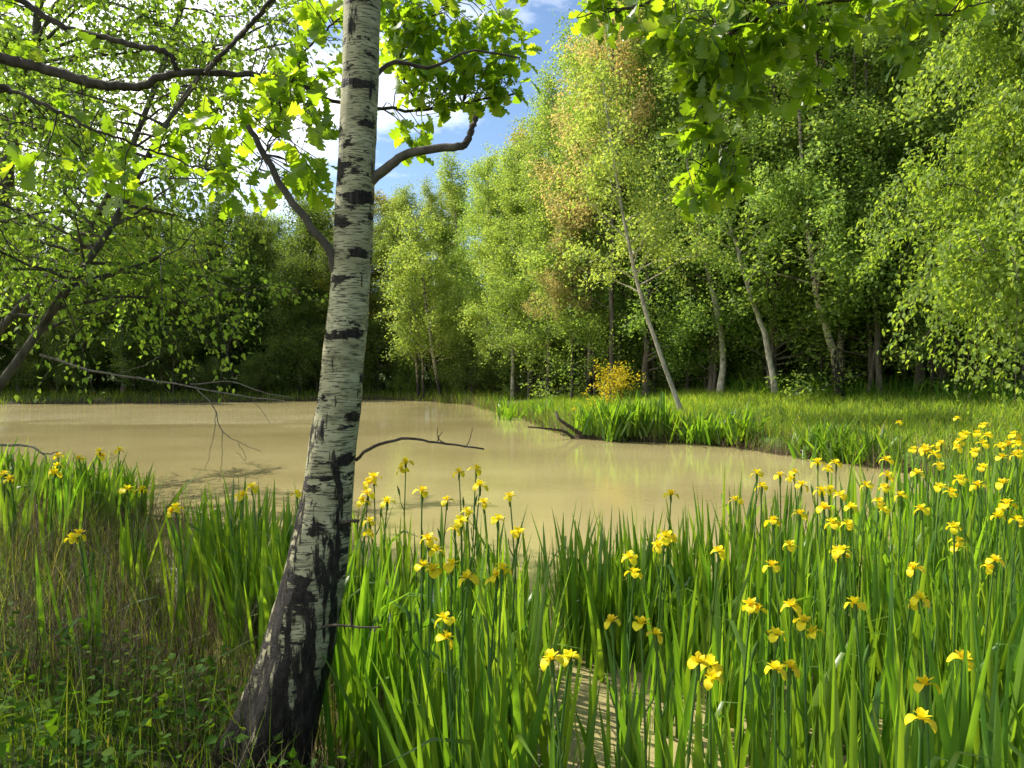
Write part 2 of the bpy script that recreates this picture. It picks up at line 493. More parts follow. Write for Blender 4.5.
def oak_leaf(curl=0.25):
    prof = [(0.0, 0.02), (0.10, 0.03), (0.18, 0.12), (0.24, 0.15), (0.29, 0.08), (0.38, 0.21), (0.45, 0.25), (0.51, 0.14), (0.60, 0.28), (0.68, 0.33), (0.74, 0.19), (0.83, 0.29), (0.90, 0.24), (0.96, 0.13), (1.0, 0.01)]
    V, Q = [], []
    for t, wd in prof:
        z = -curl * t * t
        V += [(-wd, t + 0.25 * wd - 0.03, z + 0.22 * wd), (0, t, z), (wd, t + 0.25 * wd - 0.03, z + 0.22 * wd)]
    for k in range(len(prof) - 1):
        a = 3 * k
        Q += [(a, a + 1, a + 4, a + 3), (a + 1, a + 2, a + 5, a + 4)]
    return np.array(V), np.array(Q)


LEAF_OAK = oak_leaf()


# ------------------------------------------------------------------ trees
def gen_tree(seed, path, r0, r1, limbs, t0, t1, length, elev, leaves, size, tpl, subs=6, sub_len=0.9, spread=0.12,
             droop=0.0, wood_sides=7, draw_subs=False, up=0.5, limb_r=0.4, az=None, curve=0.25, flare=1.0, clump=True):
    """trunk and crown builders of one tree in local coordinates"""
    rng = np.random.default_rng(seed)
    wood, crown = MB(), MB()
    TP = smooth_path(path, 22)
    tt = np.linspace(0, 1, len(TP))
    TP[1:-1, :2] += rng.normal(0, r0 * 0.12, (len(TP) - 2, 2))
    rad = r0 * (1 - tt) ** 0.8 + r1 * tt
    rad[0] *= 1 + 0.35 * flare; rad[1] *= 1 + 0.1 * flare
    wood.tube(TP, rad, wood_sides + 3)
    pos, dirs = [], []
    H = np.linalg.norm(TP[-1] - TP[0])
    for k in range(limbs):
        t = t0 + (t1 - t0) * ((k + rng.random()) / limbs)
        q = (t - t0) / (1 - t0 + 1e-6)
        base = np.array([np.interp(t, tt, TP[:, j]) for j in range(3)])
        a = rng.random() * 6.283 if az is None else az[0] + rng.normal(0, az[1])
        L = length(q) * rng.uniform(0.7, 1.2)
        e = elev(q) + rng.normal(0, 0.15)
        d = np.array([math.cos(a) * math.cos(e), math.sin(a) * math.cos(e), math.sin(e)])
        n = 7
        s = np.linspace(0, 1, n)[:, None]
        wob = np.cumsum(rng.normal(0, 0.05 * L, (n, 3)), 0) * s
        LP = base + d * L * s + np.array([0, 0, 1]) * (curve - droop) * L * (s ** 2) * 0.5 + wob
        lr = max(0.008, np.interp(t, tt, rad) * limb_r)
        wood.tube(LP, lr * (1 - s[:, 0]) + 0.004, max(4, wood_sides - 2))
        ns = max(2, int(round(subs * (0.4 + 0.6 * L / max(length(0.4), 0.1)))))
        for _ in range(ns):
            u = rng.uniform(0.25, 1.0)
            b0 = np.array([np.interp(u, s[:, 0], LP[:, j]) for j in range(3)])
            dd = d * 0.6 + rng.normal(0, 0.7, 3) + np.array([0, 0, up - droop])
            dd /= np.linalg.norm(dd)
            l2 = sub_len * rng.uniform(0.5, 1.3)
            m = 4
            ss = np.linspace(0, 1, m)[:, None]
            SPt = b0 + dd * l2 * ss - np.array([0, 0, 1]) * droop * l2 * ss ** 2 * 1.1
            if draw_subs:
                wood.tube(SPt, lr * 0.3 * (1 - ss[:, 0]) + 0.0022, 3)
            nl = max(2, int(leaves / (limbs * subs) * rng.uniform(0.5, 1.5)))
            x = rng.random(nl) ** 0.8
            pp = np.stack([np.interp(x, ss[:, 0], SPt[:, j]) for j in range(3)], 1) + rng.normal(0, spread, (nl, 3))
            pos.append(pp)
            dv = rng.normal(0, 0.8, (nl, 3)) + dd * 0.5 + np.array([0, 0, -0.35 - droop])
            dirs.append(dv)
    T = np.concatenate(pos); D = np.concatenate(dirs)
    keep = T[:, 2] > 0.08
    T, D = T[keep], D[keep]
    upv = np.tile(np.array([0, 0, 1.0]), (len(T), 1))
    Mx = frames(D, upv, rng, 0.75) * (size * rng.uniform(0.65, 1.3, len(T)))[:, None, None]
    crown.inst(tpl, Mx, T)
    return wood, crown


def straight(H, lean=(0, 0), bow=0.0):
    return [(0, 0, -0.1), (lean[0] * 0.25 - bow, lean[1] * 0.25, H * 0.3), (lean[0] * 0.6 - bow, lean[1] * 0.6, H * 0.65), (lean[0], lean[1], H)]


ARCH = {}


def arch(key, seed, H, r0, limbs, t0, length, elev, leaves, size, leaf, bark, **kw):
    kw = dict(kw)
    lean = kw.pop('lean', (0, 0))
    leaves, size = int(leaves * 1.65), size * 0.78
    wd, cr = gen_tree(seed, straight(H, lean), r0, 0.015, limbs, t0, 0.99, length, elev, leaves, size, LEAF_QUAD, **kw)
    ARCH[key] = (wd.mesh(key + '_trunk', M[bark], True), cr.mesh(key + '_crown', M[leaf]), H)


arch('tall_birch', 11, 16, 0.11, 46, 0.22, lambda q: 2.6 * (1 - q) ** 0.7 + 0.5, lambda q: 0.5 + 0.5 * q, 22000, 0.135, 'birch_leaf', 'birch_far', subs=7, sub_len=1.1, spread=0.17, droop=0.35)
arch('slim_birch', 12, 15, 0.10, 40, 0.20, lambda q: 2.0 * (1 - q) ** 0.6 + 0.4, lambda q: 0.7 + 0.3 * q, 19000, 0.13, 'birch_leaf', 'pale_bark', subs=7, sub_len=1.0, spread=0.17, droop=0.25, lean=(1.0, 0.4))
arch('lime_tree', 13, 14, 0.12, 40, 0.1, lambda q: 3.0 * (1 - q) ** 0.6 + 0.4, lambda q: 0.45 + 0.6 * q, 21000, 0.14, 'lime_leaf', 'bark', subs=7, sub_len=1.1, spread=0.2)
arch('broad_tree', 14, 15, 0.15, 44, 0.08, lambda q: 3.6 * (1 - q) ** 0.55 + 0.5, lambda q: 0.35 + 0.7 * q, 26000, 0.14, 'mid_leaf', 'bark', subs=8, sub_len=1.2, spread=0.2)
arch('wood_tree', 15, 15, 0.13, 42, 0.14, lambda q: 3.0 * (1 - q) ** 0.55 + 0.5, lambda q: 0.3 + 0.7 * q, 22000, 0.14, 'mid_leaf', 'bark', subs=8, sub_len=1.1, spread=0.2, lean=(-0.8, 0))
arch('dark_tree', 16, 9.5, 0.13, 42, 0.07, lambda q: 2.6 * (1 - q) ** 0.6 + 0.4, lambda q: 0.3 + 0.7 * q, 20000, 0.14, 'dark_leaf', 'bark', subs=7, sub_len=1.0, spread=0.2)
arch('bronze_tree', 17, 14, 0.11, 34, 0.4, lambda q: 3.0 * (1 - q) ** 0.6 + 0.4, lambda q: 0.4 + 0.6 * q, 13000, 0.13, 'bronze_leaf', 'bark', subs=7, sub_len=1.0, spread=0.2)
arch('airy_tree', 20, 9, 0.07, 40, 0.08, lambda q: 2.0 * (1 - q) ** 0.6 + 0.4, lambda q: 0.3 + 0.6 * q, 9000, 0.115, 'mid_leaf', 'bark', subs=7, sub_len=0.9, spread=0.17, lean=(0.5, 0.2))
arch('shrub', 18, 2.6, 0.04, 26, 0.02, lambda q: 1.3 * (1 - q) ** 0.5 + 0.3, lambda q: 0.5 + 0.5 * q, 4600, 0.11, 'mid_leaf', 'bark', subs=6, sub_len=0.6, spread=0.13)
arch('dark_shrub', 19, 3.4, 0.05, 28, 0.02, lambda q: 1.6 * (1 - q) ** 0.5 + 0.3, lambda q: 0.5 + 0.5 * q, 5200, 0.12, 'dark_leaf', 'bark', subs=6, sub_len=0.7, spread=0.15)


def place_tree(name, key, x, y, H, label, cat, group, rz=None, sx=1.0):
    tm, cm, h0 = ARCH[key]
    k = H / h0
    o = empty(name, (x, y, gz(x, y) - 0.02), random.random() * 6.28 if rz is None else rz)
    o.scale = (k * sx, k * sx, k)
    tag(o, label, cat, group)
    link('trunk', tm, o)
    link('crown', cm, o)
    return o


ORD = ['first', 'second', 'third', 'fourth', 'fifth', 'sixth', 'seventh', 'eighth', 'ninth', 'tenth', 'eleventh', 'twelfth', 'thirteenth', 'fourteenth', 'fifteenth',
       'sixteenth', 'seventeenth', 'eighteenth', 'nineteenth', 'twentieth', 'twenty-first', 'twenty-second', 'twenty-third', 'twenty-fourth', 'twenty-fifth',
       'twenty-sixth', 'twenty-seventh', 'twenty-eighth', 'twenty-ninth', 'thirtieth', 'thirty-first', 'thirty-second', 'thirty-third', 'thirty-fourth']


def need_height(px, Y):
    """height that brings a tree top to the skyline of the photograph"""
    xs = [-200, 0, 150, 200, 300, 390, 440, 470, 520, 560, 620, 700, 1300]
    ys = [150, 190, 205, 225, 205, 198, 182, 172, 132, 88, 15, -60, -90]
    return (365 - np.interp(px, xs, ys)) / F * Y + CAM_Z


random.seed(4)
EDGE = np.array([(-34, 43), (-24, 41.5), (-15, 43), (-8, 46), (-3.6, 45), (0.2, 38), (3.0, 33), (6.5, 28.5), (10.5, 25), (15, 22), (20, 19)], float)
seg = np.linalg.norm(np.diff(EDGE, axis=0), axis=1)
cum = np.concatenate([[0], np.cumsum(seg)])
spots = []
rngf = np.random.default_rng(9)
for row, (off, step) in enumerate([(0, 2.9), (4.0, 3.1), (8.5, 3.6), (14, 4.4), (21, 5.5)]):
    s = rngf.uniform(0, 1.5)
    while s < cum[-1]:
        e = np.array([np.interp(s, cum, EDGE[:, j]) for j in range(2)])
        k = min(np.searchsorted(cum, s, 'right') - 1, len(seg) - 1)
        d = (EDGE[k + 1] - EDGE[k]) / seg[k]
        nrm = np.array([-d[1], d[0]])
        p = e + nrm * (off + rngf.normal(0, 0.6))
        px = 512 + p[0] / p[1] * F
        spots.append((row, px, p[0], p[1]))
        s += step * rngf.uniform(0.75, 1.25)
spots = [q for q in spots if -140 < q[1] < 1150]
ROWS = ['front row', 'second row', 'third row', 'fourth row', 'hindmost row']
for row in range(5):
    rs = sorted([q for q in spots if q[0] == row], key=lambda q: q[1])
    side = {}
    for (r_, px, x, y) in rs:
        if px < 345: where = 'far left shore'; g = 'trees on the far shore'
        elif px < 640: where = 'pond end'; g = 'trees at the far end of the pond'
        else: where = 'right wood'; g = 'trees of the wood behind the right bank'
        side.setdefault(where, []).append((px, x, y, g))
    for where, L in side.items():
        for k, (px, x, y, g) in enumerate(L):
            u = random.random()
            if px < 345:
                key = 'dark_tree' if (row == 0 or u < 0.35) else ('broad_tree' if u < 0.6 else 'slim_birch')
            elif px < 480:
                key = 'lime_tree' if u < 0.5 else 'slim_birch'
            elif px < 700:
                key = 'tall_birch' if u < 0.45 else ('slim_birch' if u < 0.75 else ('lime_tree' if u < 0.9 else 'broad_tree'))
            else:
                key = 'broad_tree' if u < 0.4 else ('wood_tree' if u < 0.75 else 'tall_birch')
            H = need_height(px, y) * random.uniform(0.86, 1.02)
            if px > 640: H = min(H, random.uniform(17, 22))
            if px < 345: H *= 0.72 if row == 0 else random.uniform(0.86, 1.0)
            kind = {'dark_tree': 'dark green leafy tree', 'broad_tree': 'broad green tree', 'slim_birch': 'slim pale green birch', 'lime_tree': 'yellow green tree',
                    'tall_birch': 'tall light green birch', 'wood_tree': 'tall green tree'}[key]
            lab = f"{kind}, {ORD[k]} from left in {ROWS[row]} of {where}"
            nm = 'birch_tree' if 'birch' in key else 'broadleaf_tree'
            place_tree(nm, key, x, y, H, lab, 'tree', g, sx=random.uniform(0.95, 1.3))

for k, (px, Y_, H_, key, lab) in enumerate([(374, 47.5, 10.2, 'slim_birch', 'pale birch just right of the big birch trunk on the far shore'), (388, 49.5, 11.4, 'lime_tree', 'yellow green tree behind the white stemmed birches at the pond end'),
                                            (362, 50.5, 10.6, 'broad_tree', 'broad green tree mostly hidden by the big birch trunk'), (404, 51.5, 11.8, 'slim_birch', 'pale birch deep behind the white stemmed birches')]):
    place_tree('birch_tree' if 'birch' in key else 'broadleaf_tree', key, (px - 512) / F * Y_, Y_, H_, lab, 'tree', 'trees at the far end of the pond', sx=1.25)
for px, Y_, H_, lab in [(376, 46.4, 3.6, 'dark shrub low beside the big birch trunk on the far shore'), (392, 47.5, 4.2, 'dark shrub behind the white stemmed birches')]:
    place_tree('shrub', 'dark_shrub', (px - 512) / F * Y_, Y_, H_, lab, 'shrub', None, sx=1.4)

# bronze young trees among the birches
for (px, py_top, Y, lab) in [(572, 200, 31.0, 'pinkish bronze leaved young tree behind the yellow shrub at the pond end'), (612, -5, 29.5, 'tall sparse bronze leaved tree topping the skyline right of the sky gap')]:
    x = (px - 512) / F * Y
    place_tree('bronze_tree', 'bronze_tree', x, Y, (365 - py_top) / F * Y + 1.5, lab, 'tree', None, sx=0.9)

# shrubs along the edge of the wood
k1 = k2 = 0
shr = []
for k in range(44):
    s = (k + rngf.random()) / 44 * cum[-1]
    e = np.array([np.interp(s, cum, EDGE[:, j]) for j in range(2)])
    j = min(np.searchsorted(cum, s, 'right') - 1, len(seg) - 1)
    d = (EDGE[j + 1] - EDGE[j]) / seg[j]
    p = e + np.array([-d[1], d[0]]) * (rngf.uniform(1.2, 2.4) if e[0] > 0 else rngf.uniform(-1.6, 0.6))
    px = 512 + p[0] / p[1] * F
    if -60 < px < 1090: shr.append((px, p[0], p[1]))
shr.sort()
cnt = {}
for (px, x, y) in shr:
    where = 'under far left shore trees' if px < 345 else ('under trees at pond end' if px < 640 else 'at foot of right wood')
    cnt[where] = cnt.get(where, 0) + 1
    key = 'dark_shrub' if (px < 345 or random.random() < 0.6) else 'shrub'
    place_tree('shrub', key, x, y, random.uniform(1.6, 3.4), f"{'dark' if key == 'dark_shrub' else 'green'} shrub, {ORD[cnt[where]-1]} from left {where}", 'shrub', 'shrubs ' + where, sx=1.25)


# taller understorey inside the wood
und = []
for off, step in ((3.0, 2.6), (7.0, 3.0), (12.0, 3.4), (18.0, 3.6)):
    q_ = rngf.uniform(0, 1)
    while q_ < cum[-1]:
        e = np.array([np.interp(q_, cum, EDGE[:, j]) for j in range(2)])
        j = min(np.searchsorted(cum, q_, 'right') - 1, len(seg) - 1)
        d = (EDGE[j + 1] - EDGE[j]) / seg[j]
        p = e + np.array([-d[1], d[0]]) * (off + rngf.normal(0, 0.5))
        px = 512 + p[0] / p[1] * F
        if -60 < px < 1090: und.append((off, px, p[0], p[1]))
        q_ += step * rngf.uniform(0.8, 1.2)
for off, nm_ in ((3.0, 'first'), (7.0, 'second'), (12.0, 'third'), (18.0, 'hindmost')):
    for w_, lo, hi in (('far left shore', -999, 345), ('pond end', 345, 640), ('right wood', 640, 9999)):
        L = sorted(q for q in und if q[0] == off and lo <= q[1] < hi)
        for k, (_, px, x, y) in enumerate(L):
            place_tree('young_tree', 'dark_shrub' if random.random() < 0.7 else 'shrub', x, y, random.uniform(3.6, 6.0), f"bushy young tree, {ORD[k]} from left in {nm_} understorey row of {w_}", 'tree', 'understorey trees of the ' + w_, sx=random.uniform(0.9, 1.2))


air = []
for k in range(22):
    q_ = cum[5] + (k + rngf.random()) / 22 * (cum[-1] - cum[5]) - 3
    e = np.array([np.interp(q_, cum, EDGE[:, j]) for j in range(2)])
    j = min(np.searchsorted(cum, q_, 'right') - 1, len(seg) - 1)
    d = (EDGE[j + 1] - EDGE[j]) / seg[j]
    p = e + np.array([-d[1], d[0]]) * rngf.uniform(-0.8, 1.6)
    px = 512 + p[0] / p[1] * F
    if px < 1080: air.append((px, p[0], p[1]))
for k, (px, x, y) in enumerate(sorted(air)):
    place_tree('sapling', 'airy_tree', x, y, random.uniform(6.0, 10.5), f"thin leafy sapling, {ORD[k]} from left along the edge of the right wood", 'tree', 'saplings along the edge of the right wood', sx=random.uniform(0.9, 1.25))


def px_tree(name, label, cat, pts, r0, bark, leaf, seed, group=None, twigs=None, **kw):
    """a tree whose trunk follows the outline of the photograph; first point is its foot"""
    b0 = pts[0]
    base = Vector((b0[0], b0[1], b0[2]))
    o = empty(name, base)
    tag(o, label, cat, group)
    loc = [tuple(Vector(p) - base) for p in pts]
    loc[0] = (loc[0][0], loc[0][1], loc[0][2] - 0.08)
    tpl = kw.pop('tpl', LEAF_QUAD)
    wd, cr = gen_tree(seed, loc, r0, kw.pop('r1', 0.02), kw.pop('limbs', 24), kw.pop('t0', 0.3), kw.pop('t1', 0.99), kw.pop('length', lambda q: 1.6 * (1 - q) + 0.4),
                      kw.pop('elev', lambda q: 0.6), kw.pop('leaves', 8000), kw.pop('size', 0.1), tpl, **kw)
    wd.build('trunk', M[bark], o, True)
    cr.build('crown', M[leaf], o)
    return o


# leaning birch on the promontory
g = ground_at(683, 413)
Y = g.y
px_tree('birch_tree', 'slim pale birch leaning left over the promontory beside the yellow shrub', 'tree',
        [g, at(662, 360, Y), at(642, 300, Y - 0.2), at(628, 240, Y - 0.4), at(612, 150, Y - 0.4), at(600, 60, Y)], 0.07, 'pale_bark', 'birch_leaf', 31,
        limbs=30, t0=0.42, length=lambda q: 1.9 * (1 - q) + 0.5, leaves=11000, size=0.10, droop=0.3, spread=0.14, subs=7)
# white birches at the edge of the wood
g = ground_at(840, 398); Y = g.y
px_tree('birch_tree', 'white barked birch leaning left at the edge of the right wood', 'tree',
        [g, at(833, 350, Y), at(818, 300, Y), at(808, 230, Y), at(800, 150, Y), at(798, -60, Y + 1)], 0.135, 'birch_far', 'birch_leaf', 32,
        limbs=34, t0=0.4, length=lambda q: 2.4 * (1 - q) + 0.6, leaves=12000, size=0.11, droop=0.4, spread=0.15, subs=7)
g = ground_at(776, 396); Y = g.y
px_tree('birch_tree', 'thin grey birch leaning left beside the white barked birch', 'tree',
        [g, at(766, 340, Y), at(752, 300, Y), at(738, 250, Y), at(722, 180, Y), at(715, -40, Y)], 0.10, 'pale_bark', 'birch_leaf', 33,
        limbs=30, t0=0.45, length=lambda q: 2.2 * (1 - q) + 0.6, leaves=9000, size=0.11, droop=0.3, spread=0.15, subs=7)
g = ground_at(728, 396); Y = g.y + 1
px_tree('birch_tree', 'stout pale trunk leaning left between the promontory birch and the thin grey birch', 'tree',
        [(g.x, Y, gz(g.x, Y)), at(722, 340, Y), at(708, 270, Y), at(700, 230, Y), at(690, 120, Y), at(690, -60, Y)], 0.125, 'pale_bark', 'mid_leaf', 34,
        limbs=30, t0=0.45, length=lambda q: 2.6 * (1 - q) + 0.6, leaves=10000, size=0.12, spread=0.16, subs=7)
for (pb, pm, pt, r, lab) in [(886, 876, 868, 0.10, 'thin dark sapling just right of the white barked birch'), (874, 878, 858, 0.07, 'very thin forked sapling at the foot of the white barked birch'),
                             (925, 920, 912, 0.16, 'dark straight trunk in the right wood behind the weeping birch')]:
    g = ground_at(pb, 397); Y = g.y + 0.4
    px_tree('sapling' if r < 0.12 else 'broadleaf_tree', lab, 'tree',
            [(g.x, Y, gz(g.x, Y)), at(pm, 300, Y), at(pt, 150, Y), at(pt - 5, -40, Y)], r, 'bark', 'mid_leaf', 40 + pb,
            limbs=24, t0=0.3, length=lambda q: 1.6 * (1 - q) + 0.5, leaves=6000, size=0.11, spread=0.15, subs=6)
# birches by the far end
for (pb, pm, pt, pty, r, lab, sd_, sc_, lv) in [(441, 430, 414, 215, 0.11, 'pale green birch with thin white stem leaning left at the pond end', 51, 1.0, 13000), (419, 412, 405, 240, 0.085, 'thin white stemmed birch, left of the leaning birch at the pond end', 52, 0.6, 5000),
                                            (424, 418, 398, 260, 0.07, 'smallest white stemmed birch close behind the pond end pair', 53, 0.55, 4500)]:
    Y = 40.6 + (441 - pb) * 0.05; q = at(pb, 391, Y); g = Vector((q.x, Y, gz(q.x, Y)))
    px_tree('birch_tree', lab, 'tree', [g, at(pm + 4, 360, Y), at(pm - 2, 320, Y), at((pm + pt) / 2, (320 + pty) / 2, Y), at(pt, pty, Y)], r, 'birch_far', 'birch_leaf', sd_,
            limbs=30, t0=0.22, length=lambda q: (2.3 * (1 - q) ** 0.6 + 0.5) * sc_, leaves=lv, size=0.13, droop=0.3, spread=0.16, subs=7)

# weeping birch at the right
x, y = 9.7, 13.0
px_tree('weeping_birch', 'weeping birch with curtains of fresh green leaves at the right edge', 'tree',
        [(x, y, gz(x, y)), (x - 0.1, y, 3), (x - 0.3, y - 0.2, 6), (x - 0.4, y - 0.3, 10.5)], 0.15, 'bark', 'near_leaf', 61,
        limbs=54, t0=0.26, length=lambda q: 2.7 * (1 - q) ** 0.5 + 0.5, elev=lambda q: 0.5 + 0.4 * q, leaves=70000, size=0.088, tpl=LEAF_OVATE, droop=0.75, spread=0.10, subs=12, sub_len=1.25, draw_subs=True, limb_r=0.22)

# ------------------------------------------------------------------ small birches on the left bank
NLEFT = 'slender birches on the left bank'


def left_birch(label, pts, r, seed, n, dead=None, **kw):
    return px_tree('birch_tree', label, 'tree', pts, r, 'bark', 'near_leaf', seed, NLEFT, leaves=n, size=kw.pop('size', 0.062), tpl=LEAF_OVATE, draw_subs=True, spread=0.07,
                   subs=9, sub_len=kw.pop('sub_len', 0.75), droop=0.45, **kw)


p = at(-130, 540, 7.0); p.z = gz(p.x, p.y)
left_birch('leaning birch whose trunk slants up right from the left edge, nearer of the leaning pair', [p, at(-50, 440, 7.0), at(0, 385, 7.0), at(60, 300, 7.1), at(115, 220, 7.2), at(185, 95, 7.4), at(275, 0, 7.6)], 0.045, 71, 7500,
           limbs=34, t0=0.42, length=lambda q: 1.25 * (1 - q) ** 0.5 + 0.35, elev=lambda q: 0.4)
p = at(-130, 500, 8.6); p.z = gz(p.x, p.y)
left_birch('leaning birch slanting up right from the left edge, farther of the leaning pair', [p, at(-50, 400, 8.6), at(0, 330, 8.6), at(45, 280, 8.7), at(95, 222, 8.8), at(150, 100, 9), at(190, -20, 9.2), at(215, -120, 9.3)], 0.048, 72, 9000,
           limbs=34, t0=0.45, length=lambda q: 1.3 * (1 - q) ** 0.5 + 0.35, elev=lambda q: 0.4)
p = at(-30, 470, 9.4); p.z = gz(p.x, p.y)
left_birch('dark upright birch trunk at the upper left edge behind the leaning pair', [p, at(-12, 330, 9.4), at(2, 200, 9.4), at(20, 110, 9.4), at(38, 30, 9.4), at(55, -150, 9.4)], 0.12, 73, 12000,
           limbs=34, t0=0.5, length=lambda q: 1.9 * (1 - q) ** 0.5 + 0.35, elev=lambda q: 0.45)
p = at(-190, 440, 13.0); p.z = gz(p.x, p.y)
left_birch('birch farthest along the left bank, reaching over the pond', [p, at(-150, 330, 13), at(-100, 200, 13), at(-50, 80, 13), at(-20, -60, 13)], 0.12, 74, 13000,
           limbs=34, t0=0.42, length=lambda q: 3.4 * (1 - q) ** 0.5 + 0.5, elev=lambda q: 0.4, size=0.075, sub_len=1.0)
p = at(-260, 520, 5.6); p.z = gz(p.x, p.y)
left_birch('birch outside the left edge spreading leafy twigs into view', [p, at(-230, 400, 5.6), at(-200, 250, 5.7), at(-170, 60, 5.8), at(-150, -160, 5.8)], 0.07, 75, 6500,
           limbs=34, t0=0.5, length=lambda q: 1.5 * (1 - q) ** 0.5 + 0.4, elev=lambda q: 0.35, size=0.055)

# ------------------------------------------------------------------ the birch in front
YT = 3.45
ax = [(246, 800, 58), (263, 768, 44), (280, 720, 40), (296, 660, 36), (309, 600, 32.5), (319, 550, 29), (327, 500, 25.5), (334, 440, 23), (340, 400, 21.5), (344, 350, 20.5), (349, 300, 19.5), (353, 240, 19),
      (356, 180, 18.5), (359, 110, 18), (361, 40, 18), (363, -40, 17.5), (366, -200, 16), (372, -420, 13), (380, -700, 11), (386, -1200, 8), (392, -1800, 3)]
pts, rad = [], []
for (px, py, hw) in ax:
    Y = YT + (0.12 if py > 700 else 0) * 0
    pts.append(at(px, py, Y)); rad.append(hw / F * YT)
base = Vector((pts[0].x, YT, 0.0)); base.z = gz(base.x, base.y)
birch = empty('birch_tree', base)
tag(birch, 'large white birch in front with black patches, leaning foot and bare stubs', 'tree')
PT = smooth_path([tuple(p - base) for p in pts], 150)
RT = np.interp(np.linspace(0, len(pts) - 1, 150), np.arange(len(pts)), rad)
rngb = np.random.default_rng(5)
sides = 40
TT = np.gradient(PT, axis=0); TT /= np.linalg.norm(TT, axis=1)[:, None]
UU = np.cross(TT, np.array([0, 1.0, 0])); UU /= np.linalg.norm(UU, axis=1)[:, None]
WW = np.cross(TT, UU)
aa = np.arange(sides) / sides * 2 * np.pi
zz = PT[:, 2][:, None]
rr = RT[:, None] * (1 + 0.020 * np.sin(3 * aa[None] + zz * 5) + 0.014 * np.sin(7 * aa[None] - zz * 17) + 0.012 * np.sin(13 * zz + 2 * aa[None]) + rngb.normal(0, 0.008, (150, sides))
                    + 0.30 * np.clip(0.75 - zz, 0, 1) ** 1.4 * np.sin(5 * aa[None] + 0.8))
VV = PT[:, None] + UU[:, None] * (rr * np.cos(aa)[None])[..., None] + WW[:, None] * (rr * np.sin(aa)[None])[..., None]
b = MB()
i = np.arange(149)[:, None] * sides; k = np.arange(sides)[None]; k2 = (k + 1) % sides
b.add(VV.reshape(-1, 3), np.stack([i + k, i + sides + k, i + sides + k2, i + k2], -1).reshape(-1, 4))
b.build('trunk', M['birch'], birch, True)


def limb(name, pxs, r0, r1, mat, parent, base, sides=8, n=18, jit=0.002, seed=0):
    P = smooth_path([at(*q) - base for q in pxs], n)
    P[1:-1] += np.random.default_rng(seed).normal(0, jit, (n - 2, 3))
    m_ = MB(); m_.tube(P, np.linspace(r0, r1, n), sides)
    return m_.build(name, M[mat], parent, True), P


limb('branch', [(366, 185, 3.45), (385, 170, 3.42), (400, 158, 3.4), (425, 150, 3.38), (455, 147, 3.36), (466, 143, 3.36), (472, 128, 3.36), (476, 116, 3.36)], 0.023, 0.013, 'bark', birch, base, 10, 26, 0.004, 1)
br, _ = limb('branch', [(352, 290, 3.45), (336, 272, 3.42), (330, 252, 3.40), (310, 225, 3.36), (285, 192, 3.33), (262, 150, 3.3), (248, 126, 3.3)], 0.024, 0.011, 'bark', birch, base, 8, 22, 0.003, 2)
limb('branch', [(356, 460, 3.42), (372, 447, 3.36), (405, 439, 3.32), (440, 443, 3.28), (484, 449, 3.25)], 0.008, 0.004, 'dark_wood', birch, base, 6, 20, 0.0018, 3)
limb('branch', [(340, 524, 3.4), (350, 521, 3.3), (358, 521, 3.28)], 0.008, 0.006, 'dark_wood', birch, base, 6, 6, 0.001, 4)
limb('branch', [(318, 628, 3.4), (335, 625, 3.2), (360, 627, 3.15), (381, 627, 3.12)], 0.006, 0.004, 'dark_wood', birch, base, 6, 10, 0.0012, 5)
limb('branch', [(362, 110, 3.45), (378, 72, 3.5), (400, 62, 3.55), (430, 68, 3.6), (470, 52, 3.7), (520, 58, 3.8)], 0.014, 0.004, 'dark_wood', birch, base, 6, 18, 0.003, 6)
_rt = np.random.default_rng(12)
for child in [c for c in birch.children if c.name.startswith('branch')]:
    vs = np.array([v.co[:] for v in child.data.vertices])
    for _ in range(3):
        q = vs[int(len(vs) * _rt.uniform(0.45, 0.98))]
        d = _rt.normal(0, 1, 3) + np.array([0.2, 0, 0.3]); d /= np.linalg.norm(d)
        L = _rt.uniform(0.025, 0.075)
        P = np.array([q, q + d * L * 0.5 + _rt.normal(0, 0.008, 3), q + d * L + np.array([0, 0, 0.02])])
        m_ = MB(); m_.tube(smooth_path(P, 7), np.linspace(0.0032, 0.0012, 7), 5)
        m_.build('twig', M['dark_wood'], child, True)
# crown of the front birch, well above the view
rc = np.random.default_rng(77)
cr = MB(); bw = MB()
for k in range(26):
    t = rc.uniform(0.925, 0.99)
    q = PT[int(t * 149)]
    a = rc.random() * 6.28
    L = rc.uniform(0.8, 1.8)
    s = np.linspace(0, 1, 6)[:, None]
    LP = q + np.array([math.cos(a), math.sin(a), 0.55]) * L * s - np.array([0, 0, 0.5]) * L * s ** 2
    bw.tube(LP, 0.014 * (1 - s[:, 0]) + 0.003, 5)
    n = 90
    T = LP[rc.integers(2, 6, n)] + rc.normal(0, 0.22, (n, 3))
    cr.inst(LEAF_OVATE, frames(rc.normal(0, 1, (n, 3)) + [0, 0, -0.6], np.tile([0, 0, 1.0], (n, 1)), rc, 0.7) * (0.055 * rc.uniform(0.7, 1.2, n))[:, None, None], T)
cr.build('crown', M['near_leaf'], birch)
bw.build('crown_branch', M['bark'], birch, True)


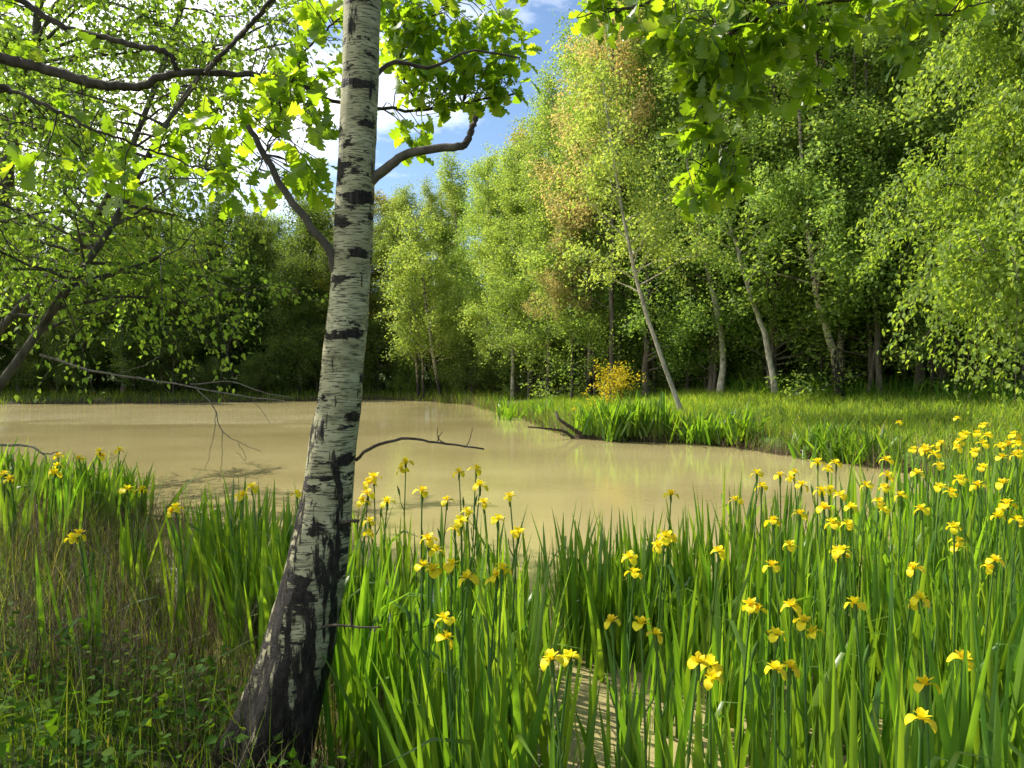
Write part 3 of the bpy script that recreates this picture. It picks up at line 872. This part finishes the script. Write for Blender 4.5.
# ------------------------------------------------------------------ oaks whose boughs reach into the frame
def oak(label, loc, H, r, boughs, clusters, seed, size=0.105):
    rng = np.random.default_rng(seed)
    base = Vector((loc[0], loc[1], gz(*loc)))
    root = empty('oak_tree', base)
    tag(root, label, 'tree', None)
    t_ = MB()
    TP = smooth_path([(0, 0, -0.1), (0.05, 0.02, H * 0.35), (-0.04, 0.06, H * 0.7), (0.05, 0, H)], 20)
    t_.tube(TP, np.linspace(r, r * 0.35, 20) * (1 + 0.3 * np.exp(-np.arange(20) / 1.5)), 14)
    t_.build('trunk', M['bark'], root, True)
    allP = []
    for (pts, r0, r1, start) in boughs:
        P = [at(*q) - base for q in pts]
        if start is not None:
            P = [Vector(start)] + P
        n = 8 * len(P)
        Q = smooth_path(P, n)
        Q[1:-1] += rng.normal(0, 0.004, (n - 2, 3))
        m_ = MB(); m_.tube(Q, np.linspace(r0, r1, n), 8)
        m_.build('bough', M['dark_wood'], root, True)
        allP.append(Q)
    first = np.concatenate([np.full(len(q), k0) for q, k0 in zip(allP, np.cumsum([0] + [len(q) for q in allP[:-1]]))])
    allP = np.concatenate(allP)
    tw, lf = MB(), MB()
    for (px, py, rx, ry, Y, dY, n) in clusters:
        for _ in range(n):
            a, q = rng.random() * 6.283, math.sqrt(rng.random())
            c = np.array(at(px + rx * q * math.cos(a), py + ry * q * math.sin(a), Y + rng.uniform(-dY, dY)) - base)
            j = np.argmin(((allP - c) ** 2).sum(1))
            s0 = allP[max(int(first[j]), j - 2)]
            mid = (s0 + c) / 2 + rng.normal(0, 0.04, 3) + np.array([0, 0, 0.05])
            Q = smooth_path([s0, mid, c], 7)
            tw.tube(Q, np.linspace(0.0035, 0.0016, 7), 4)
            d0 = c - mid; d0 /= np.linalg.norm(d0) + 1e-6
            nl = rng.integers(4, 8)
            D = d0 * 0.5 + rng.normal(0, 0.75, (nl, 3)) + np.array([0, 0, -0.35])
            T = c + rng.normal(0, 0.02, (nl, 3)) - d0 * rng.uniform(0, 0.06, (nl, 1))
            Mx = frames(D, np.tile([0, 0, 1.0], (nl, 1)), rng, 0.5) * (size * rng.uniform(0.6, 1.2, nl))[:, None, None]
            lf.inst(LEAF_OAK, Mx, T)
    tw.build('twigs', M['dark_wood'], root, True)['kind'] = 'stuff'
    lf.build('foliage', M['oak_leaf'], root)
    return root


oak('oak outside the right edge hanging lobed yellow green leaves at top right', (3.6, 0.9), 6.5, 0.16,
    [([(1000, -60, 3.0), (900, -15, 3.1), (800, 8, 3.15), (722, 40, 3.2), (706, 110, 3.2), (716, 205, 3.2)], 0.022, 0.004, (0, 0, 3.4)),
     ([(800, 8, 3.15), (700, -10, 3.3), (620, 10, 3.4), (590, 8, 3.4)], 0.012, 0.003, None),
     ([(722, 40, 3.2), (742, 90, 3.25), (750, 110, 3.25)], 0.007, 0.003, None),
     ([(900, -15, 3.1), (930, 15, 3.1), (990, 2, 3.1)], 0.007, 0.003, None),
     ([(800, 8, 3.15), (815, 50, 3.2), (820, 95, 3.2)], 0.007, 0.003, None)],
    [(610, 10, 30, 14, 3.35, 0.15, 9), (665, 18, 32, 26, 3.3, 0.2, 14), (700, 40, 42, 40, 3.2, 0.2, 24), (735, 85, 28, 28, 3.2, 0.2, 13), (712, 170, 22, 42, 3.2, 0.14, 17), (696, 110, 20, 40, 3.2, 0.15, 10),
     (775, 25, 45, 26, 3.2, 0.2, 20), (835, 15, 35, 22, 3.15, 0.2, 13), (812, 75, 16, 24, 3.2, 0.1, 5), (905, 8, 40, 16, 3.1, 0.15, 10), (965, 2, 28, 8, 3.1, 0.1, 4), (760, -20, 160, 15, 3.2, 0.25, 22), (905, 45, 12, 14, 3.1, 0.05, 2)], 81)

oak('oak outside the left edge with dark crooked boughs across the upper left', (-4.3, 2.6), 7.5, 0.19,
    [([(-60, 45, 3.9), (0, 58, 3.9), (60, 74, 3.9), (100, 84, 3.9), (138, 86, 3.9), (175, 73, 3.9), (235, 74, 3.95), (292, 80, 4.0), (330, 100, 4.1), (420, 110, 4.3), (520, 92, 4.4)], 0.034, 0.006, (0.1, 0.05, 3.2)),
     ([(178, 73, 3.9), (165, 52, 3.85), (120, 42, 3.85), (60, 25, 3.85), (5, -10, 3.8)], 0.013, 0.016, None),
     ([(-40, 85, 3.6), (0, 86, 3.6), (50, 108, 3.6), (95, 130, 3.6), (150, 150, 3.7), (220, 175, 3.8)], 0.014, 0.003, (0.1, 0.0, 3.0)),
     ([(205, 74, 3.9), (222, 55, 3.9), (250, 25, 4.0), (285, -15, 4.0)], 0.013, 0.010, None),
     ([(292, 80, 4.0), (310, 45, 4.0), (340, 18, 4.0)], 0.009, 0.004, None),
     ([(420, 110, 4.3), (400, 60, 4.3), (430, 15, 4.3), (470, -30, 4.3)], 0.008, 0.004, None),
     ([(285, 90, 3.95), (270, 140, 3.9), (250, 190, 3.9)], 0.006, 0.003, None)],
    [(300, 75, 36, 36, 3.95, 0.2, 20), (318, 150, 24, 55, 3.75, 0.25, 18), (262, 110, 40, 30, 3.9, 0.2, 14), (205, 140, 45, 40, 3.85, 0.2, 13), (140, 160, 55, 45, 3.8, 0.2, 9), (60, 140, 60, 45, 3.7, 0.2, 6), (250, 185, 50, 25, 3.85, 0.2, 10),
     (430, 45, 48, 46, 4.3, 0.25, 42), (490, 45, 40, 40, 4.35, 0.2, 34), (455, 95, 40, 25, 4.35, 0.15, 14), (405, 15, 30, 18, 4.3, 0.2, 12), (505, 90, 24, 16, 4.4, 0.1, 6), (418, 140, 18, 14, 4.25, 0.1, 5), (350, 140, 14, 40, 3.4, 0.05, 0),
     (440, -15, 100, 14, 4.3, 0.25, 16), (30, 15, 60, 35, 3.8, 0.2, 6), (325, 15, 22, 22, 4.0, 0.15, 8)], 82, size=0.105)

# ------------------------------------------------------------------ dead branches over the water and on the bank
def dead(name, label, paths, mat='dead', cat='branch', y_at=0):
    b0 = at(*paths[0][0][0])
    root = empty(name, b0)
    tag(root, label, cat)
    for k, (pxs, r0, r1) in enumerate(paths):
        limb('stem' if k == 0 else 'twig', pxs, r0, r1, mat, root, b0, 6, 16, 0.004, k + 20)
    return root


dead('dead_branch', 'bare grey dead branch hanging over the pond, left of the birch trunk',
     [([(40, 355, 7.2), (90, 370, 7.2), (140, 378, 7.2), (190, 386, 7.2), (240, 396, 7.2), (285, 401, 7.2)], 0.014, 0.005),
      ([(190, 384, 7.2), (230, 382, 7.3), (262, 392, 7.3), (292, 398, 7.3)], 0.007, 0.003),
      ([(195, 386, 7.2), (212, 405, 7.2), (222, 430, 7.2), (238, 442, 7.2), (262, 452, 7.2)], 0.007, 0.002),
      ([(216, 412, 7.2), (213, 440, 7.2), (205, 470, 7.2)], 0.004, 0.002),
      ([(222, 430, 7.2), (222, 460, 7.2), (219, 482, 7.2)], 0.004, 0.002),
      ([(238, 442, 7.2), (246, 460, 7.2), (236, 452, 7.2)], 0.003, 0.002),
      ([(120, 374, 7.2), (150, 362, 7.3), (165, 350, 7.3)], 0.004, 0.002),
      ([(250, 397, 7.2), (262, 410, 7.2), (270, 424, 7.2)], 0.003, 0.002)])
dead('fallen_branch', 'crooked bare twig reaching over the water from the left edge',
     [([(-30, 446, 9.0), (0, 445, 9.0), (30, 446, 9.0), (45, 454, 9.0), (58, 452, 9.0)], 0.02, 0.008), ([(36, 448, 9.0), (46, 458, 9.0), (46, 466, 9.0)], 0.008, 0.004)])
g = ground_at(582, 437)
dead('driftwood', 'dark forked driftwood lying half in the water before the promontory',
     [([(584, 437, g.y), (572, 428, g.y), (560, 420, g.y), (556, 412, g.y + 0.2)], 0.06, 0.035), ([(575, 440, g.y), (565, 432, g.y), (550, 429, g.y - 0.3), (528, 427, g.y - 0.5)], 0.05, 0.02)], 'dark_wood', 'driftwood')

# golden shrub on the promontory
g = ground_at(606, 428)
gy_ = g.y + 0.6
root = empty('golden_shrub', (at(610, 400, gy_).x, gy_, gz(at(610, 400, gy_).x, gy_)))
tag(root, 'small shrub with golden yellow leaves above the iris clump on the promontory', 'shrub')
wd, cr = gen_tree(91, straight(1.3), 0.03, 0.01, 24, 0.2, 0.98, lambda q: 0.72 * (1 - q) + 0.25, lambda q: 0.7, 2200, 0.062, LEAF_OVATE, subs=6, sub_len=0.3, spread=0.06, wood_sides=5)
wd.build('stem', M['bark'], root, True); cr.build('crown', M['gold_leaf'], root)

# ------------------------------------------------------------------ yellow irises
def blade_verts(rng, h, wd, lean, az, bend, kink=None):
    n = 7
    t = np.linspace(0, 1, n)
    prof = np.array([0.75, 0.95, 1.0, 0.97, 0.85, 0.55, 0.04]) * wd / 2
    dx = lean * h * t + bend * h * t ** 2.5
    z = h * t * math.sqrt(max(0.2, 1 - lean ** 2)) - 0.25 * abs(bend) * h * t ** 3
    if kink:
        k = t > kink
        over = (t - kink)[k]
        dx[k] = np.interp(kink, t, dx) + over * h * 0.9
        z[k] = np.interp(kink, t, z) + over * h * (0.12 - 0.9 * over)
    ca, sa = math.cos(az), math.sin(az)
    tw = rng.uniform(-0.5, 0.5)
    a2 = az + math.pi / 2 + rng.uniform(-1.2, 1.2) + tw * t
    V = []
    for j in range(n):
        c = np.array([dx[j] * ca, dx[j] * sa, z[j]])
        s = np.array([math.cos(a2[j]), math.sin(a2[j]), 0]) * prof[j]
        nn = np.array([-s[1], s[0], 0]) * 0.28
        V += [c - s, c + nn, c + s]
    Q = []
    for j in range(n - 1):
        a = 3 * j
        Q += [(a, a + 1, a + 4, a + 3), (a + 1, a + 2, a + 5, a + 4)]
    return np.array(V), np.array(Q)


def fan_mesh(seed, n, h, rad=0.07, name='leaf_fan'):
    rng = np.random.default_rng(seed)
    m_ = MB()
    for k in range(n):
        hh = h * rng.uniform(0.6, 1.08)
        az = rng.random() * 6.28
        bend = rng.normal(0.03, 0.05)
        kink = rng.uniform(0.55, 0.8) if rng.random() < 0.065 else None
        V, Q = blade_verts(rng, hh, rng.uniform(0.021, 0.037), abs(rng.normal(0.07, 0.105)), az, bend, kink)
        V = V + np.array([rng.normal(0, rad), rng.normal(0, rad), -0.12])
        m_.add(V, Q)
    return m_.mesh(name, M['iris_leaf'], True)


def petal(L, Wd, a0, a1, az, z0, cup=0.25, n=6):
    """petal strip that starts at angle a0 above the horizon and ends at a1"""
    V, Q = [], []
    x = zz_ = 0.0
    for j in range(n):
        t = j / (n - 1)
        wv = Wd * (math.sin(math.pi * min(1, 0.1 + 0.9 * t) ** 1.25) * 0.5 + 0.05)
        for s in (-1, 0, 1):
            yy = s * wv
            p = (0.004 + x, yy, z0 + zz_ + cup * wv * (abs(s) - 0.4) * (-1 if t > 0.5 else 1))
            V.append((p[0] * math.cos(az) - p[1] * math.sin(az), p[0] * math.sin(az) + p[1] * math.cos(az), p[2]))
        a = a0 + (a1 - a0) * t
        x += L / (n - 1) * math.cos(a); zz_ += L / (n - 1) * math.sin(a)
    for j in range(n - 1):
        a = 3 * j
        Q += [(a, a + 1, a + 4, a + 3), (a + 1, a + 2, a + 5, a + 4)]
    return np.array(V), np.array(Q)


def flower_mesh(seed):
    """the upright middle of a bloom"""
    rng = np.random.default_rng(seed)
    m_ = MB()
    for k in range(3):
        az = k * 2.094
        m_.add(*petal(0.042, 0.030, 1.0, 0.1, az + rng.normal(0, 0.1), 0.006))                                               # style arms
        m_.add(*petal(0.040, 0.022, 1.4, 0.9, az + 1.05 + rng.normal(0, 0.1), 0.0))                                         # standards
    return m_.mesh('flower', M['iris_petal'], True)


def petal_mesh(seed):
    """one of the three broad hanging petals"""
    rng = np.random.default_rng(seed)
    m_ = MB()
    m_.add(*petal(rng.uniform(0.056, 0.070), rng.uniform(0.032, 0.046), rng.uniform(0.3, 0.7), -2.1 + rng.normal(0, 0.3), rng.normal(0, 0.15), 0.0, rng.uniform(0.15, 0.5), 7))
    return m_.mesh('petal', M['iris_petal'], True)


def bud_mesh(seed):
    m_ = MB()
    s = np.linspace(0, 1, 7)
    m_.tube(np.stack([0.008 * s * s, 0 * s, 0.085 * s], 1), 0.0075 * np.sin(np.pi * (0.12 + 0.86 * s)) + 0.0008, 6)
    return m_.mesh('bud', M['iris_stalk'], True)


def stalk_mesh(seed, h):
    rng = np.random.default_rng(seed)
    m_ = MB()
    lx, ly = rng.normal(0, 0.05, 2)
    s = np.linspace(0, 1, 8)
    P = np.stack([lx * (s ** 2 - 1), ly * (s ** 2 - 1), h * (s - 1)], 1)            # top of the stalk is the origin
    m_.tube(P, 0.0055 - 0.0015 * s, 6)
    m_.tube([(0, 0, -0.05), (0.002, 0, -0.02), (0.001, 0, 0.004)], [0.005, 0.009, 0.006], 6)   # green spathe under the bloom
    q = smooth_path([P[5], P[5] + np.array([0.03, 0.012, 0.05]), P[5] + np.array([0.038, 0.015, 0.10])], 5)
    m_.tube(q, np.linspace(0.004, 0.003, 5), 5)
    return m_.mesh('stalk', M['iris_stalk'], True), tuple(q[-1])


FANS = [fan_mesh(100 + k, 21, 1.06, 0.085) for k in range(9)]
SMALL = [fan_mesh(140 + k, 9, 1.0, 0.05) for k in range(6)]
FLOWERS = [flower_mesh(160 + k) for k in range(7)]
PETALS = [petal_mesh(200 + k) for k in range(9)]
BUD = bud_mesh(1)
STALKS = [stalk_mesh(180 + k, 1.1) for k in range(5)]

random.seed(21)


def iris_leafy(x, y, hscale, label, group, wide=1.0):
    o = empty('iris_plant', (x, y, max(gz(x, y), -0.12)), random.random() * 6.28)
    tag(o, label, 'iris', group)
    f = link('leaf_fan', random.choice(FANS), o)
    f.scale = (wide, wide, hscale)
    return o


def iris_bloom(x, y, z, label, group, hs=0.95):
    base = max(gz(x, y), -0.12)
    o = empty('flowering_iris', (x, y, base))
    tag(o, label, 'iris', group)
    f = link('leaf_fan', random.choice(SMALL), o)
    f.scale = (1, 1, hs); f.rotation_euler = (0, 0, random.random() * 6.28)
    f.location = (random.uniform(-0.04, 0.04), random.uniform(-0.02, 0.08), 0)
    st, bp = random.choice(STALKS)
    k = (z - base + 0.1) / 1.1
    rz = random.random() * 6.28
    s = link('stalk', st, o)
    s.location = (0, 0, z - base); s.scale = (1, 1, max(0.3, k)); s.rotation_euler = (0, 0, rz)
    q = link('flower', random.choice(FLOWERS), o)
    q.location = (0, 0, z - base); q.rotation_euler = (random.uniform(-0.3, 0.3), random.uniform(-0.3, 0.3), random.random() * 6.28)
    c = random.uniform(0.75, 1.0) * min(1.45, 0.62 + 0.10 * y); q.scale = (c, c, c)
    for a in range(3):
        link('petal', random.choice(PETALS), q).rotation_euler = (0, 0, a * 2.094)
    if random.random() < 0.22:
        q2 = link('flower', random.choice(FLOWERS), o)
        a = random.random() * 6.28
        q2.location = (0.035 * math.cos(a), 0.035 * math.sin(a), z - base - random.uniform(0.02, 0.07)); q2.rotation_euler = (random.uniform(-0.5, 0.5), random.uniform(-0.5, 0.5), random.random() * 6.28)
        q2.scale = (c * 0.9,) * 3
        for a in range(3):
            link('petal', random.choice(PETALS), q2).rotation_euler = (0, 0, a * 2.094)
    if random.random() < 0.55:
        d = link('bud', BUD, o)
        d.location = (bp[0] * math.cos(rz) - bp[1] * math.sin(rz), bp[0] * math.sin(rz) + bp[1] * math.cos(rz), z - base + bp[2] * max(0.3, k))
        d.rotation_euler = (0.1, 0.15, rz)
    return o


# blooms, by where they show in the photograph; the depth follows from the height of a stalk over the water
BLOOMS = {
    'left': [(58, 456), (79, 459), (57, 466), (55, 474), (4, 474), (10, 480), (127, 490), (142, 490), (100, 452), (119, 451), (78, 535)],
    'gap': [(242, 496), (252, 488), (297, 494), (176, 508)],
    'beside': [(374, 478), (368, 495), (387, 502), (370, 522), (406, 463), (422, 492), (447, 501), (459, 473), (476, 470), (480, 486), (484, 503), (510, 497), (467, 512), (461, 522), (498, 520), (518, 533), (455, 530),
               (423, 567), (433, 571), (451, 566), (468, 579), (502, 570), (497, 577), (445, 620), (429, 540)],
    'middle': [(552, 660), (570, 658), (612, 622), (641, 625), (655, 635), (634, 574), (630, 558), (669, 537), (671, 495), (665, 537), (698, 663), (710, 666), (719, 552), (736, 501)],
    'back': [(757, 474), (780, 476), (794, 473), (818, 463), (836, 464), (828, 469), (914, 450), (925, 449), (935, 455), (941, 444), (939, 466), (959, 442), (957, 419), (965, 435), (984, 426), (978, 434), (988, 436), (983, 444),
             (976, 452), (1000, 446), (1008, 445), (1018, 445), (1014, 435), (1002, 458), (1016, 456), (983, 468), (887, 461), (887, 476), (917, 474)],
    'rows': [(762, 487), (801, 486), (822, 492), (830, 490), (841, 496), (773, 522), (800, 515), (824, 509), (833, 524), (848, 525), (867, 486), (885, 488), (879, 502), (901, 496), (940, 488), (951, 493), (960, 480), (978, 486),
             (1003, 484), (922, 510), (851, 508), (954, 528), (998, 517), (1017, 521), (1007, 505)],
    'front': [(790, 546), (843, 551), (838, 553), (772, 567), (957, 548), (995, 561), (914, 569), (751, 606), (792, 607), (803, 622), (855, 604), (920, 599), (776, 635), (775, 670), (790, 668), (963, 660), (925, 686), (921, 720)],
}
WHERE = {'left': ('left shore blooms', 'yellow irises in bloom on the left shore'),
         'gap': ('few just left of birch trunk', 'yellow irises in bloom left of the birch'),
         'beside': ('group beside birch trunk', 'yellow irises in bloom right of the birch'),
         'middle': ('blooms around open channel', 'yellow irises in bloom in the middle of the bed'),
         'back': ('far edge of right bed', 'yellow irises in bloom along the far edge'),
         'rows': ('middle rows of right bed', 'yellow irises in bloom in the middle rows'),
         'front': ('nearest rows of right bed', 'yellow irises in bloom in the nearest rows')}
for reg, L in BLOOMS.items():
    L = sorted(L)
    for k, (px, py) in enumerate(L):
        z = {'left': 0.92, 'gap': 1.02, 'beside': 1.08, 'middle': 0.98, 'back': 1.16, 'rows': 1.08, 'front': 0.98}[reg] + random.uniform(-0.06, 0.06)
        if reg == 'beside' and py < 500: z += 0.05
        Y = (CAM_Z - z) * F / (py - 365)
        if reg == 'left': Y = min(Y, 9.6)
        q = at(px, py, Y)
        iris_bloom(q.x, q.y, q.z, f"yellow iris in flower, {ORD[k]} from left in {WHERE[reg][0]}", WHERE[reg][1])
for k, (px, py, Y, lab) in enumerate([(574, 409, 20.6, 'single yellow iris in flower at the left of the promontory clump'), (640, 405, 21, 'single yellow iris in flower at the right of the promontory clump'),
                                      (700, 421, 18.6, 'single yellow iris in flower on the bank right of the leaning birch'), (899, 423, 13.6, 'single yellow iris in flower on the right bank edge')]):
    q = at(px, py, Y)
    iris_bloom(q.x, q.y, q.z, lab, None)

# leafy plants
rngi = np.random.default_rng(33)


def inpoly(x, y, P):
    c = False
    for (a, b_) in zip(P, P[1:] + P[:1]):
        if (a[1] > y) != (b_[1] > y) and x < (b_[0] - a[0]) * (y - a[1]) / (b_[1] - a[1]) + a[0]: c = not c
    return c


BEDS = [
    ('leafy iris clump without flowers in the dense right hand bed', 'leafy irises of the right hand bed', 112,
     [(1.0, 2.2), (3.0, 2.2), (6.8, 7.5), (7.8, 11.0), (6.2, 10.8), (4.4, 9.0), (3.1, 7.6), (2.0, 7.4), (1.5, 5.9), (1.05, 3.8)], 1.15),
    ('leafy iris clump without flowers beside the open water channel', 'leafy irises beside the open channel', 20,
     [(0.33, 4.85), (1.3, 4.7), (1.6, 5.9), (0.40, 5.75)], 1.0),
    ('leafy iris clump without flowers right of the birch trunk', 'leafy irises right of the birch', 52,
     [(-0.95, 3.9), (-0.2, 2.9), (0.5, 2.3), (0.75, 2.4), (0.3, 3.4), (0.05, 4.2), (0.08, 5.6), (-0.5, 6.0), (-1.25, 5.8)], 1.08),
    ('leafy iris clump without flowers between left shore and birch trunk', 'leafy irises left of the birch', 24,
     [(-2.75, 6.6), (-1.6, 4.9), (-0.95, 4.3), (-1.2, 5.6), (-2.0, 6.6)], 1.05),
]
for lab, grp, n, poly, hs in BEDS:
    xs = [q[0] for q in poly]; ys = [q[1] for q in poly]
    k = 0
    pts_ = []
    while k < n:
        best = None
        for _ in range(6):
            while True:
                x, y = rngi.uniform(min(xs), max(xs)), rngi.uniform(min(ys), max(ys))
                if inpoly(x, y, poly): break
            dd = min([((x - a) ** 2 + (y - b_) ** 2) / (0.3 + 0.12 * y) ** 2 for a, b_ in pts_] or [9])
            if best is None or dd > best[0]: best = (dd, x, y)
        k += 1
        cx = np.interp(best[2], [2.2, 3.0, 4.0, 5.2], [0.38, 0.50, 0.67, 0.74])
        if abs(best[1] - cx) < 0.27 and best[2] < 4.75: continue          # the open channel
        pts_.append(best[1:])
        iris_leafy(best[1], best[2], hs * rngi.uniform(0.88, 1.08), lab, grp, 1.0 + 0.05 * best[2])
for k in range(36):
    x, y = rngi.uniform(-7.6, -4.25), rngi.uniform(8.2, 9.9)
    if x > -5: y = min(y, 9.4)
    iris_leafy(x, y, rngi.uniform(0.72, 0.84), 'leafy iris clump without flowers in the stand on the left shore', 'leafy irises on the left shore', 1.7)


def far_clump(px0, px1, py0, py1, n, hs, lab, grp):
    for k in range(n):
        g_ = ground_at(rngi.uniform(px0, px1), rngi.uniform(py0, py1))
        iris_leafy(g_.x, g_.y, hs * rngi.uniform(0.85, 1.15), lab, grp, 2.2)


far_clump(504, 545, 414, 421, 8, 0.75, 'bright green iris clump at the far left end of the promontory', 'irises at the left end of the promontory')
far_clump(582, 668, 428, 437, 17, 0.92, 'tall green iris clump below the golden shrub', 'irises below the golden shrub')
far_clump(692, 750, 436, 442, 8, 0.75, 'green iris clump at the bank foot right of the leaning birch', 'irises right of the leaning birch')
far_clump(765, 905, 443, 463, 9, 0.55, 'green iris clump along the shaded foot of the right bank', 'irises along the right bank foot')


# ------------------------------------------------------------------ ground cover nobody could count
def blades(name, mat, XY, hmin, hmax, wd, lean=0.35, seed=0, segs=3):
    rng = np.random.default_rng(seed)
    n = len(XY)
    z = np.maximum(gh(XY), -0.05) - 0.02
    h = rng.uniform(hmin, hmax, n)
    az = rng.random(n) * 6.283
    ln = np.abs(rng.normal(0, lean, n))
    fa = rng.random(n) * 6.283
    V = []
    for j in range(segs + 1):
        t = j / segs
        dx = ln * h * t ** 1.7
        c = np.stack([XY[:, 0] + dx * np.cos(az), XY[:, 1] + dx * np.sin(az), z + h * t * (1 - 0.18 * ln * t)], 1)
        s = np.stack([np.cos(fa), np.sin(fa), 0 * fa], 1) * (wd * rng.uniform(0.6, 1.2, n) * (1 - t ** 1.6 * 0.93) / 2)[:, None]
        V += [c - s, c + s]
    V = np.stack(V, 1).reshape(-1, 3)
    k = 2 * (segs + 1)
    Q = np.array([(2 * j, 2 * j + 1, 2 * j + 3, 2 * j + 2) for j in range(segs)])
    Fq = Q[None] + (np.arange(n) * k)[:, None, None]
    m_ = MB(); m_.add(V, Fq.reshape(-1, 4))
    return tag(m_.build(name, M[mat]), kind='stuff')


def scatter(n, x0, x1, y0, y1, dmin, dmax, seed, patch=None):
    rng = np.random.default_rng(seed)
    P = np.stack([rng.uniform(x0, x1, n), rng.uniform(y0, y1, n)], 1)
    d = sdist(P)
    ok = (d > dmin) & (d < dmax)
    if patch is not None:
        ok &= vnoise(P, patch[0], patch[1]) + rng.normal(0, 0.25, n) > patch[2]
    return P[ok]


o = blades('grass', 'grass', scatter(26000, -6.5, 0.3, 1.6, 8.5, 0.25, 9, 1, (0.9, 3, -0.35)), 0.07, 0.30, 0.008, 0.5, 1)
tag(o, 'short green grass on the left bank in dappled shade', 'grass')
o = blades('dry_grass', 'dry', scatter(20000, -8, 0.2, 3.6, 9.5, -0.15, 2.3, 2, (0.7, 5, -0.5)), 0.2, 0.62, 0.0055, 0.55, 2)
tag(o, 'dry brown stems and dead blades along the left shore', 'dry grass')
o = blades('sedge', 'grass', scatter(9000, -8, 0.2, 3.0, 9.5, -0.1, 2.0, 3, (1.1, 7, -0.1)), 0.25, 0.6, 0.006, 0.35, 3)
tag(o, 'green sedge mixed with dry stems along the left shore', 'sedge')
o = blades('dry_litter', 'dry', scatter(5000, -1.6, 2.0, 2.2, 5, -0.5, 0.9, 4), 0.1, 0.42, 0.006, 0.8, 4)
tag(o, 'dead blades at the foot of the irises near the birch', 'dry grass')
P = scatter(95000, 0, 22, 12, 33, 0.25, 14, 5)
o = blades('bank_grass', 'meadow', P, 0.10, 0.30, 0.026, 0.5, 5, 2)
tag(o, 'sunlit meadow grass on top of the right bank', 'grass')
P = scatter(52000, -4, 9.5, 9, 42, -0.14, 0.6, 6, (1.3, 2, -0.25))
o = blades('bank_sedge', 'grass', P, 0.25, 0.9, 0.015, 0.5, 6)
tag(o, 'shaggy sedge hanging over the edge of the right bank', 'sedge')
P = scatter(60000, -4, 9.5, 9, 42, -0.14, 0.5, 7, (0.9, 8, -0.3))
o = blades('bank_dry_grass', 'dry', P, 0.2, 0.65, 0.014, 0.8, 7)
tag(o, 'dry brown blades along the edge of the right bank', 'dry grass')
P = scatter(30000, -40, 4, 36, 56, 0.1, 12, 8)
o = blades('far_grass', 'grass', P, 0.15, 0.5, 0.04, 0.5, 8, 2)
tag(o, 'rough grass under the trees of the far shore', 'grass')
P = scatter(16000, 3, 24, 18, 40, 7, 22, 12)
o = blades('woodland_undergrowth', 'weed', P, 0.2, 0.9, 0.06, 0.8, 12, 2)
tag(o, 'low leafy undergrowth on the floor of the right wood', 'undergrowth')

# leafy weeds in front, lower left
rng = np.random.default_rng(55)
P = scatter(7500, -4.5, 0.0, 1.7, 4.4, 0.45, 5, 9, (1.3, 2, -0.2))
h = rng.uniform(0.03, 0.3, len(P))
T = np.column_stack([P, gh(P) + h])
D = rng.normal(0, 1, (len(P), 3)) * [1, 1, 0.35]
m_ = MB()
m_.inst(LEAF_OVATE, frames(D, np.tile([0, 0, 1.0], (len(P), 1)), rng, 0.35) * (0.05 * rng.uniform(0.5, 1.3, len(P)))[:, None, None], T)
for k in range(0, len(P), 4):
    m_.tube([(T[k][0], T[k][1], T[k][2] - h[k] - 0.02), (T[k][0] + 0.01, T[k][1], T[k][2])], [0.002, 0.001], 3)
tag(m_.build('ground_weeds', M['weed']), 'low leafy weeds carpeting the bank at lower left', 'weeds', kind='stuff')
